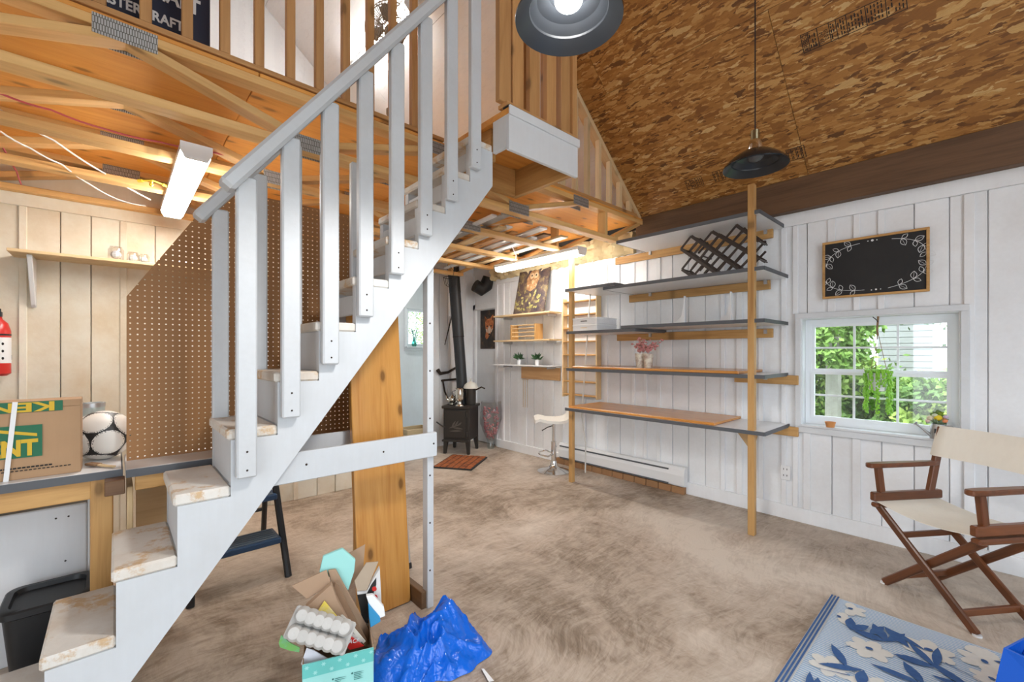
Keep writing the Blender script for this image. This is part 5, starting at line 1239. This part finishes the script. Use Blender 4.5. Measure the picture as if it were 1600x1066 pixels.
rp = card('red_packet', 'red printed packet with white letters above the box edge', 'packet', [(463, 600), (480, 566), (600, 660), (752, 758), (650, 785), (560, 690)], .06, .008, RED, .2)
pr_ = Q(640, 735, .059); text('letters', 'ACE', .022, plane_frame(pr_-Bu*.004, (Q(740, 768, .059)-pr_), (0, 0, 1)), LETTER, rp)
card('envelope', 'white folded paper sticking out of the recycling box front', 'paper', [(312, 885), (350, 788), (400, 800), (505, 848), (495, 858), (330, 900)], .03, .004, plain('envelope_white', (.68, .66, .70), .6), .3)
card('green_wrapper', 'small green and blue wrapper under the egg carton', 'wrapper', [(155, 745), (172, 695), (235, 742), (305, 770), (300, 800), (230, 790), (165, 772)], .06, .004, paint('wrapper_green', (.16, .42, .08), (.2, .45, .55), .9, .4, 20), .2)
# egg carton
e0 = Q(235, 668, .05); e1_ = Q(590, 775, .0); ax = (e1_-e0); EL = ax.length; ax.normalize(); sd = (Bu*.45+Vector((0, 0, .85))).normalized(); sd = (sd-ax*sd.dot(ax)).normalized(); nv = ax.cross(sd)
t = thing('egg_carton', 'grey pulp egg carton lying on top of the recycling box', 'egg carton', e0)
def E(a, s_, n): return e0+ax*a+sd*s_+nv*n
p_ = EL/6
q = MB(); q.add([E(-.02, -.02, 0), E(EL+.02, -.02, 0), E(EL+.02, .09, 0), E(-.02, .09, 0), E(-.012, -.01, -.045), E(EL+.012, -.01, -.045), E(EL+.012, .08, -.045), E(-.012, .08, -.045)], [(3,2,1,0),(4,5,6,7),(0,1,5,4),(1,2,6,5),(2,3,7,6),(3,0,4,7)]); q.build('lid', PULP, t, bevel=.006)
MM = Matrix((ax, sd, nv)).transposed()
for i in range(6):
    for s_ in (.0, .056): MB().lathe([(.030, -.002), (.027, .018), (.019, .038), (.011, .041), (.0, .039)], E(p_*(i+.5), s_+.007, 0), 14, MM).build('egg_cup', PULP, t, smooth=True)
# crumpled blue bag
from mathutils import noise as mn
C0 = Vector((1.0, 1.675, 0)); vs = []; NR, NA = 40, 120
def hgt(x, y):
    h_ = .05*math.exp(-(x*x+y*y)/.03)+.135*math.exp(-((x-.09)**2/.010+(y-.11)**2/.012))+.055*math.exp(-((x+.12)**2/.012+(y+.02)**2/.02))
    f_ = 1-abs(mn.noise(Vector((x*7+3, y*7+y*x*30, .5))))*2; f2 = 1-abs(mn.noise(Vector((x*15+9+2*mn.noise(Vector((x*6, y*6, 3))), y*10, 4.1))))*2
    return h_+.055*max(0, f_)**2+.03*max(0, f2)**2+.010*mn.noise(Vector((x*45, y*45, 2)))
for i in range(NR+1):
    for k in range(NA):
        a = 2*math.pi*k/NA; Rr = .215*(1+.15*math.sin(2*a+.6)+.09*math.sin(3*a+1.2)+.05*math.sin(7*a)+.03*math.sin(13*a)); f_ = i/NR
        x, y = Rr*f_*math.cos(a), Rr*f_*math.sin(a); e = max(0, 1-f_**6)
        p = C0+RV*(x*1.1)+DV*y; vs.append((p.x, p.y, .003+max(0, hgt(x, y))*e))
fs = [(i*NA+k, i*NA+(k+1) % NA, (i+1)*NA+(k+1) % NA, (i+1)*NA+k) for i in range(NR) for k in range(NA)]
MB().add(vs, fs).build('blue_plastic_bag', BLUEF, smooth=True, label='crumpled bright blue plastic bag on the floor by the stair post', cat='bag', angle=75)
MB().add([pix(752, 1045, z=.004), pix(756, 1045, z=.004), pix(772, 1064, z=.004), pix(764, 1066, z=.004), pix(752, 1045, z=.012), pix(756, 1045, z=.012), pix(772, 1064, z=.012), pix(764, 1066, z=.012)], [(3,2,1,0),(4,5,6,7),(0,1,5,4),(1,2,6,5),(2,3,7,6),(3,0,4,7)]).build('wood_shim', LAMIN, label='small white stick lying on the concrete near the blue bag', cat='stick')
# ================================================================ LAMPS
def pendant(name, x, y, z, label, lit):
    t = thing('pendant_lamp', label, 'lamp', (x, y, z))
    MB().shell([(.16, 0), (.161, .006), (.150, .022), (.132, .040), (.105, .062), (.075, .080), (.048, .090), (.036, .096)], (x, y, z), 48).build('lamp_shade', LAMPB, t, smooth=True)
    MB().shell([(.16, 0), (.118, .030), (.116, .036), (.095, .060), (.06, .078), (.0, .086)], (x, y, z), 48).build('shade_lining', LAMPI, t, smooth=True, angle=15)
    MB().lathe([(.040, .088), (.037, .11), (.028, .145), (.022, .150)], (x, y, z), 24).build('chrome_neck', CHROME, t, smooth=True)
    MB().lathe([(.021, .148), (.021, .20), (.012, .205)], (x, y, z), 20).build('socket', plain('aged_brass', (.30, .25, .15), .35, 1) if 'aged_brass' not in MATS else MATS['aged_brass'], t, smooth=True)
    MB().tube([(x, y, z+.2), (x, y, zroof(x)-.02)], .0035, 8).build('cord', plain('dark_cord', (.02, .01, .01), .6) if 'dark_cord' not in MATS else MATS['dark_cord'], t, smooth=True)
    MB().ball((x, y, z+.062), .042, 20, 12, (1, 1, .7)).build('bulb', BULB if lit else plain('frosted_bulb', (.10, .10, .10), .3), t, smooth=True)
def bulb_light(x, y, z, power):                   # the downward light of a lit pendant, held inside its shade
    l = bpy.data.lights.new('pendant_bulb_light', 'SPOT'); l.energy = power; l.spot_size = math.radians(152); l.spot_blend = .35; l.shadow_soft_size = .11; l.color = (1, .985, .96)
    o = bpy.data.objects.new('pendant_bulb_light', l); COL.objects.link(o); o.location = (x, y, z)
bulb_light(1.005, .852, 2.345, 21)
pendant('a', 1.005, .852, 2.345, 'glossy black dome pendant lamp with its bulb lit', True)
pendant('b', 2.575, .862, 2.355, 'unlit glossy black dome pendant lamp before the strand board slope', False)
t_ = [o for o in bpy.data.objects if o.get('label', '').startswith('unlit')][0]
def tubelight(M, L, label):
    """M: local x along its length, z down"""
    t = thing('strip_light', label, 'strip light', (0, 0, 0)); t.matrix_basis = M; WM[t.name] = M
    W_, H_ = .13, .075
    q = MB(); q.prism([(-W_/2, 0), (-W_/2, H_*.45), (-W_*.42, H_*.5), (W_*.42, H_*.5), (W_/2, H_*.45), (W_/2, 0)], lambda u, v, w_: M @ Vector((w_, u, v)), .012, L-.012); q.build('housing', WPLA, t)
    q = MB(); q.prism([(-W_/2+.002, H_*.42), (-W_*.46, H_*.75), (-W_*.36, H_), (W_*.36, H_), (W_*.46, H_*.75), (W_/2-.002, H_*.42)], lambda u, v, w_: M @ Vector((w_, u, v)), .012, L-.012); q.build('diffuser', EMIT, t)
    for a in (0, L-.012):
        q = MB(); q.prism([(-W_/2-.002, -.002), (-W_/2-.002, H_*.5), (-W_*.36, H_+.003), (W_*.36, H_+.003), (W_/2+.002, H_*.5), (W_/2+.002, -.002)], lambda u, v, w_: M @ Vector((w_, u, v)), a, a+.012); q.build('end_cap', WPLA, t)
    return t
def Mlight(x, y0, z): return Matrix.Translation((x, y0, z)) @ Matrix(((0, 1, 0), (1, 0, 0), (0, 0, -1))).transposed().to_4x4()
tubelight(Mlight(.30, 2.68, ZB+.005), 1.28, 'lit fluorescent strip light under the trusses above the pegboard')
tubelight(Mlight(3.42, 2.72, ZB+.005), 1.28, 'lit fluorescent strip light under the trusses near the owl picture')
sv = Vector((-1, 0, SL))/nrm; Nn = Vector((-SL, 0, -1))/nrm
Ml = Matrix.Translation(Vector((1.95, 3.45, zroof(1.95)-.02))) @ Matrix((Vector((0, 1, 0)), Nn.cross(Vector((0, 1, 0))), Nn)).transposed().to_4x4()
tubelight(Ml, 1.22, 'lit fluorescent strip light on the white sloping loft ceiling')
# ================================================================ LOFT THINGS AND LOOSE STUFF IN THE TRUSSES
t = thing('tool_carton', 'dark blue carton with white capital letters standing in the loft', 'box', (.08, 2.66, ZT+.002))
MB().box(-.18, .34, 2.56, 2.80, ZT+.002, ZT+.55).build('carton_body', NAVY, t, bevel=.004)
text('printed_name', 'MASTERCRAFT', .062, plane_frame((.236, 2.558, 2.858), (1, 0, 0), (0, 0, 1)), LETTER, t, sx=.80, align='RIGHT', bold=.0018)
text('printed_name', 'MASTERCRAFT', .10, plane_frame((.30, 2.558, 2.965), (1, 0, 0), (0, 0, 1)), LETTER, t, sx=.75, align='RIGHT', bold=.003)
MB().box(.335, .3415, 2.60, 2.76, 2.95, 3.1).build('side_label', LETTER, t)
q = MB()
for i in range(8): q.box(-.08+.03*i, -.06+.03*i, 2.557, 2.561, 2.825, 2.835)
q.build('small_print', LETTER, t)
fan = Vector((1.63, 3.25, ZT)); t = thing('standing_fan', 'beige pedestal fan standing in the loft', 'fan', fan)
FB = plain('fan_beige', (.34, .28, .21), .45)
MB().lathe([(.2, .001), (.2, .015), (.05, .04)], fan, 24).build('base', FB, t, smooth=True)
MB().lathe([(.022, .03), (.022, .55), (.03, .56), (.03, .60), (.015, .61), (.015, 1.0)], fan, 14).build('pole', FB, t, smooth=True)
hc = fan+Vector((0, 0, 1.24)); fdir = Vector((-.75, -.6, -.1)).normalized(); Mh = plane_frame(hc, fdir.orthogonal(), fdir.cross(fdir.orthogonal()))
q = MB().lathe([(.03, -.16), (.06, -.14), (.065, -.03), (.05, .0)], (0, 0, 0), 16); q.v = [Mh @ v for v in q.v]; q.build('motor', FB, t, smooth=True)
MB().tube([fan+Vector((0, 0, .98)), hc-fdir*.09], .02, 8).build('neck', FB, t)
q = MB()
for sgn in (-1, 1):
    for k in range(36):
        a = 2*math.pi*k/36; q.tube([Mh @ Vector((r_*math.cos(a), r_*math.sin(a), sgn*zz+.06)) for r_, zz in ((.03, .07), (.10, .065), (.16, .04), (.185, 0))], .003, 4, False)
    for r_, zz in ((.185, 0), (.12, .06), (.03, .07)): q.tube([Mh @ Vector((r_*math.cos(x*.2618), r_*math.sin(x*.2618), sgn*zz+.06)) for x in range(25)], .004, 5, False)
q.build('cage', plain('cage_beige', (.30, .25, .19), .4), t)
for k in range(3):
    a = k*2.094; pts = [(.03, -.02), (.15, -.07), (.165, .03), (.12, .07), (.04, .03)]
    q = MB(); q.prism(pts, lambda u, v, w_: Mh @ Vector((u*math.cos(a)-v*math.sin(a), u*math.sin(a)+v*math.cos(a), .05+w_+v*.25)), 0, .003); q.build('blade', FB, t)
# cables
def cable(label, pts, r, mat, name='electric_cable'):
    P = [Vector(p) for p in pts]; out = []
    for i in range(len(P)-1):
        for k in range(4): out.append(P[i].lerp(P[i+1], k/4)+Vector((0, 0, -.006*math.sin(math.pi*k/4))))
    MB().tube(out+[P[-1]], r, 6).build(name, mat, smooth=True, label=label, cat='cable')
PKC = plain('pink_cable', (.50, .08, .10), .5)
cable('pink cable running through the trusses past the bench strip light', [pix(0, 146, z=2.50), pix(80, 172, z=2.50), pix(165, 202, z=2.50), pix(250, 222, z=2.50), pix(320, 235, z=2.50), pix(400, 250, z=2.50)], .0045, PKC)
cable('pink cable looping down at the truss end near the extinguisher wall', [pix(0, 222, z=2.50), pix(14, 245, z=2.46), pix(26, 268, z=2.43), pix(33, 288, z=2.40)], .0045, PKC)
cable('white cable sagging from the trusses to the bench strip light', [pix(0, 205, z=2.42), pix(48, 232, z=2.41), pix(97, 257, z=2.40), pix(140, 288, z=2.39), pix(185, 312, z=2.385), pix(228, 322, z=2.39)], .0045, WROPE)
cable('white cable running straight along to the far end of bench light', [pix(0, 172, z=2.44), pix(85, 220, z=2.43), pix(165, 272, z=2.42), pix(235, 312, z=2.41)], .005, WROPE)
cable('white cable loop beside the strip light near the owl picture', [pix(800, 385, z=2.44), pix(806, 398, z=2.40), pix(806, 408, z=2.385), pix(818, 404, z=2.42)], .0045, WROPE)
q = MB()
for a in (.3, 1.6, 2.6): q.tube([pix(238, 282, z=2.38), pix(238, 282, z=2.38)+Vector((.05*math.cos(a), .05*math.sin(a), -.005))], .005, 6).tube([pix(238, 282, z=2.38)+Vector((.05*math.cos(a), .05*math.sin(a), -.005)), pix(238, 282, z=2.38)+Vector((.075*math.cos(a), .075*math.sin(a), -.008))], .010, 6)
q.build('wire_connectors', plain('yellow_caps', (.65, .45, .03), .5), label='cluster of yellow wire connectors beside the bench strip light', cat='connectors')
# stored trim boards lying on the truss chords
rs = random.Random(4)
tl = ['white trim board', 'weathered grey batten', 'long pale pine strip', 'white painted lath', 'narrow brown batten', 'thin cream moulding', 'wide white offcut', 'slim dark strip', 'short pine offcut board']
for i, l in enumerate(tl):
    x = 2.36+.112*i+rs.uniform(-.03, .03); m = (LAMIN, GALV, PALE, WHITE, STUDW, LAMIN, WHITE, DARKB, PALE)[i]
    stick('stored_board', (x-.12, 2.62+rs.uniform(0, .3), ZB+.05+.021*(i % 2)), (x+.1, 4.7+rs.uniform(-.3, .1), ZB+.05+.021*(i % 2)), rs.choice((.05, .07, .09)), .018, m, None, label=l+' stored lying across the trusses beside the stove end', cat='board')
# ================================================================ OUTDOORS
MB().box(4.6, 60, -40, 4.8, -.6, -.25).build('ground_garden', GRASS, kind='structure')
MB().box(-40, 4.6, -40, 40, -.6, -.25).box(4.6, 60, 4.8, 40, -.6, -.25).build('ground_pale_bounce', GRAVEL, kind='structure')  # outer ground made pale grey so no green light bounces indoors
def tree(x, y, h_, r, label, n, seed, trunk=.09):
    t = thing('garden_tree', label, 'tree', (x, y, -.25), group='trees outside the window'); rr = random.Random(seed)
    MB().tube([(x, y, -.25), (x+.05, y, h_*.4), (x, y+.1, h_*.8)], [trunk, trunk*.8, trunk*.3], 8).build('trunk', BARK, t, smooth=True)
    for li, m in enumerate(LEAFM):
        q = MB()
        cl = [(Vector((x+rr.gauss(0, r*.45), y+rr.gauss(0, r*.5), h_*rr.uniform(.25, 1.0))), rr.uniform(.25, .55)*r*.6) for _ in range(14)]
        for k in range(int(n*.8)):
            c, cr = rr.choice(cl); p = c+Vector((rr.gauss(0, cr*.5), rr.gauss(0, cr*.5), rr.gauss(0, cr*.45)))
            u = Vector((rr.uniform(-1, 1), rr.uniform(-1, 1), rr.uniform(-1, 1))).normalized(); v = u.orthogonal().normalized(); s_ = rr.uniform(.03, .062)
            q.poly([p-u*s_, p+v*s_*.55, p+u*s_, p-v*s_*.55])
        o = q.build('foliage', m, t, recalc=False); o['kind'] = 'stuff'
k_ = 0
for x, y, h_, r, l, n, tr in ((7.2, 1.44, 4.6, .75, 'leafy tree with pale trunk nearest the window', 5200, .10), (9.6, -.55, 3.6, 1.2, 'bushy green tree right of the white house', 6500, .1), (11.5, 3.6, 6.0, 1.9, 'tall light green tree left of the white house', 6500, .13),
                              (15.5, .4, 6.5, 2.6, 'tall tree rising behind the white house', 12000, .13), (8.6, 2.9, 3.4, 1.1, 'low shrubby tree at the left of the garden', 5000, .08), (14.5, -2.4, 5.5, 2.0, 'broad tree at the right end of garden', 5000, .13), (8.2, 2.0, 1.7, .9, 'leafy shrub standing behind the pale trunk', 5000, .05), (9.3, 1.2, .9, .7, 'low shrub before the white house', 4000, .04), (14.5, 2.6, 7.0, 2.0, 'tall tree standing far left behind the white house', 9000, .13), (7.6, .2, .95, .6, 'low round shrub under the white house wall', 3500, .05), (7.9, -.7, 1.1, .7, 'low round shrub under the bushy tree', 3500, .05)):
    k_ += 1; tree(x, y, h_, r, l, n, k_, tr)
hs = thing('neighbour_house', 'white sided house seen through the window among trees', 'house', (11.0, 1.4, -.25))
HSM = plain('house_siding', (.50, .53, .56), .6)
MB().box(10.6, 12.2, .68, 1.42, -.25, 2.3).build('wall', HSM, hs)
for i in range(23): stick('siding_board', (10.585, .68, -.2+.11*i), (10.585, 1.42, -.2+.11*i), .03, .10, HSM, hs, bevel=0)
q = MB(); q.prism([(.5, 2.3), (1.6, 2.3), (1.05, 2.8)], lambda u, v, w_: (w_, u, v), 10.5, 12.3); q.build('roof', plain('roof_grey', (.3, .3, .31), .8), hs)
for i, (x, y, s) in enumerate(((4.6, 14.5, 1), (8.0, 13.0, 2), (-1.0, 9.5, 3), (2.0, 10.5, 4))):
    tree(x, y, 4.5, 1.6, ('leafy tree outside the next room window', 'second leafy tree outside the next room window', 'leafy tree behind the bench wall window', 'leafy tree behind the back gable')[i], 3000, 40+s, .1)
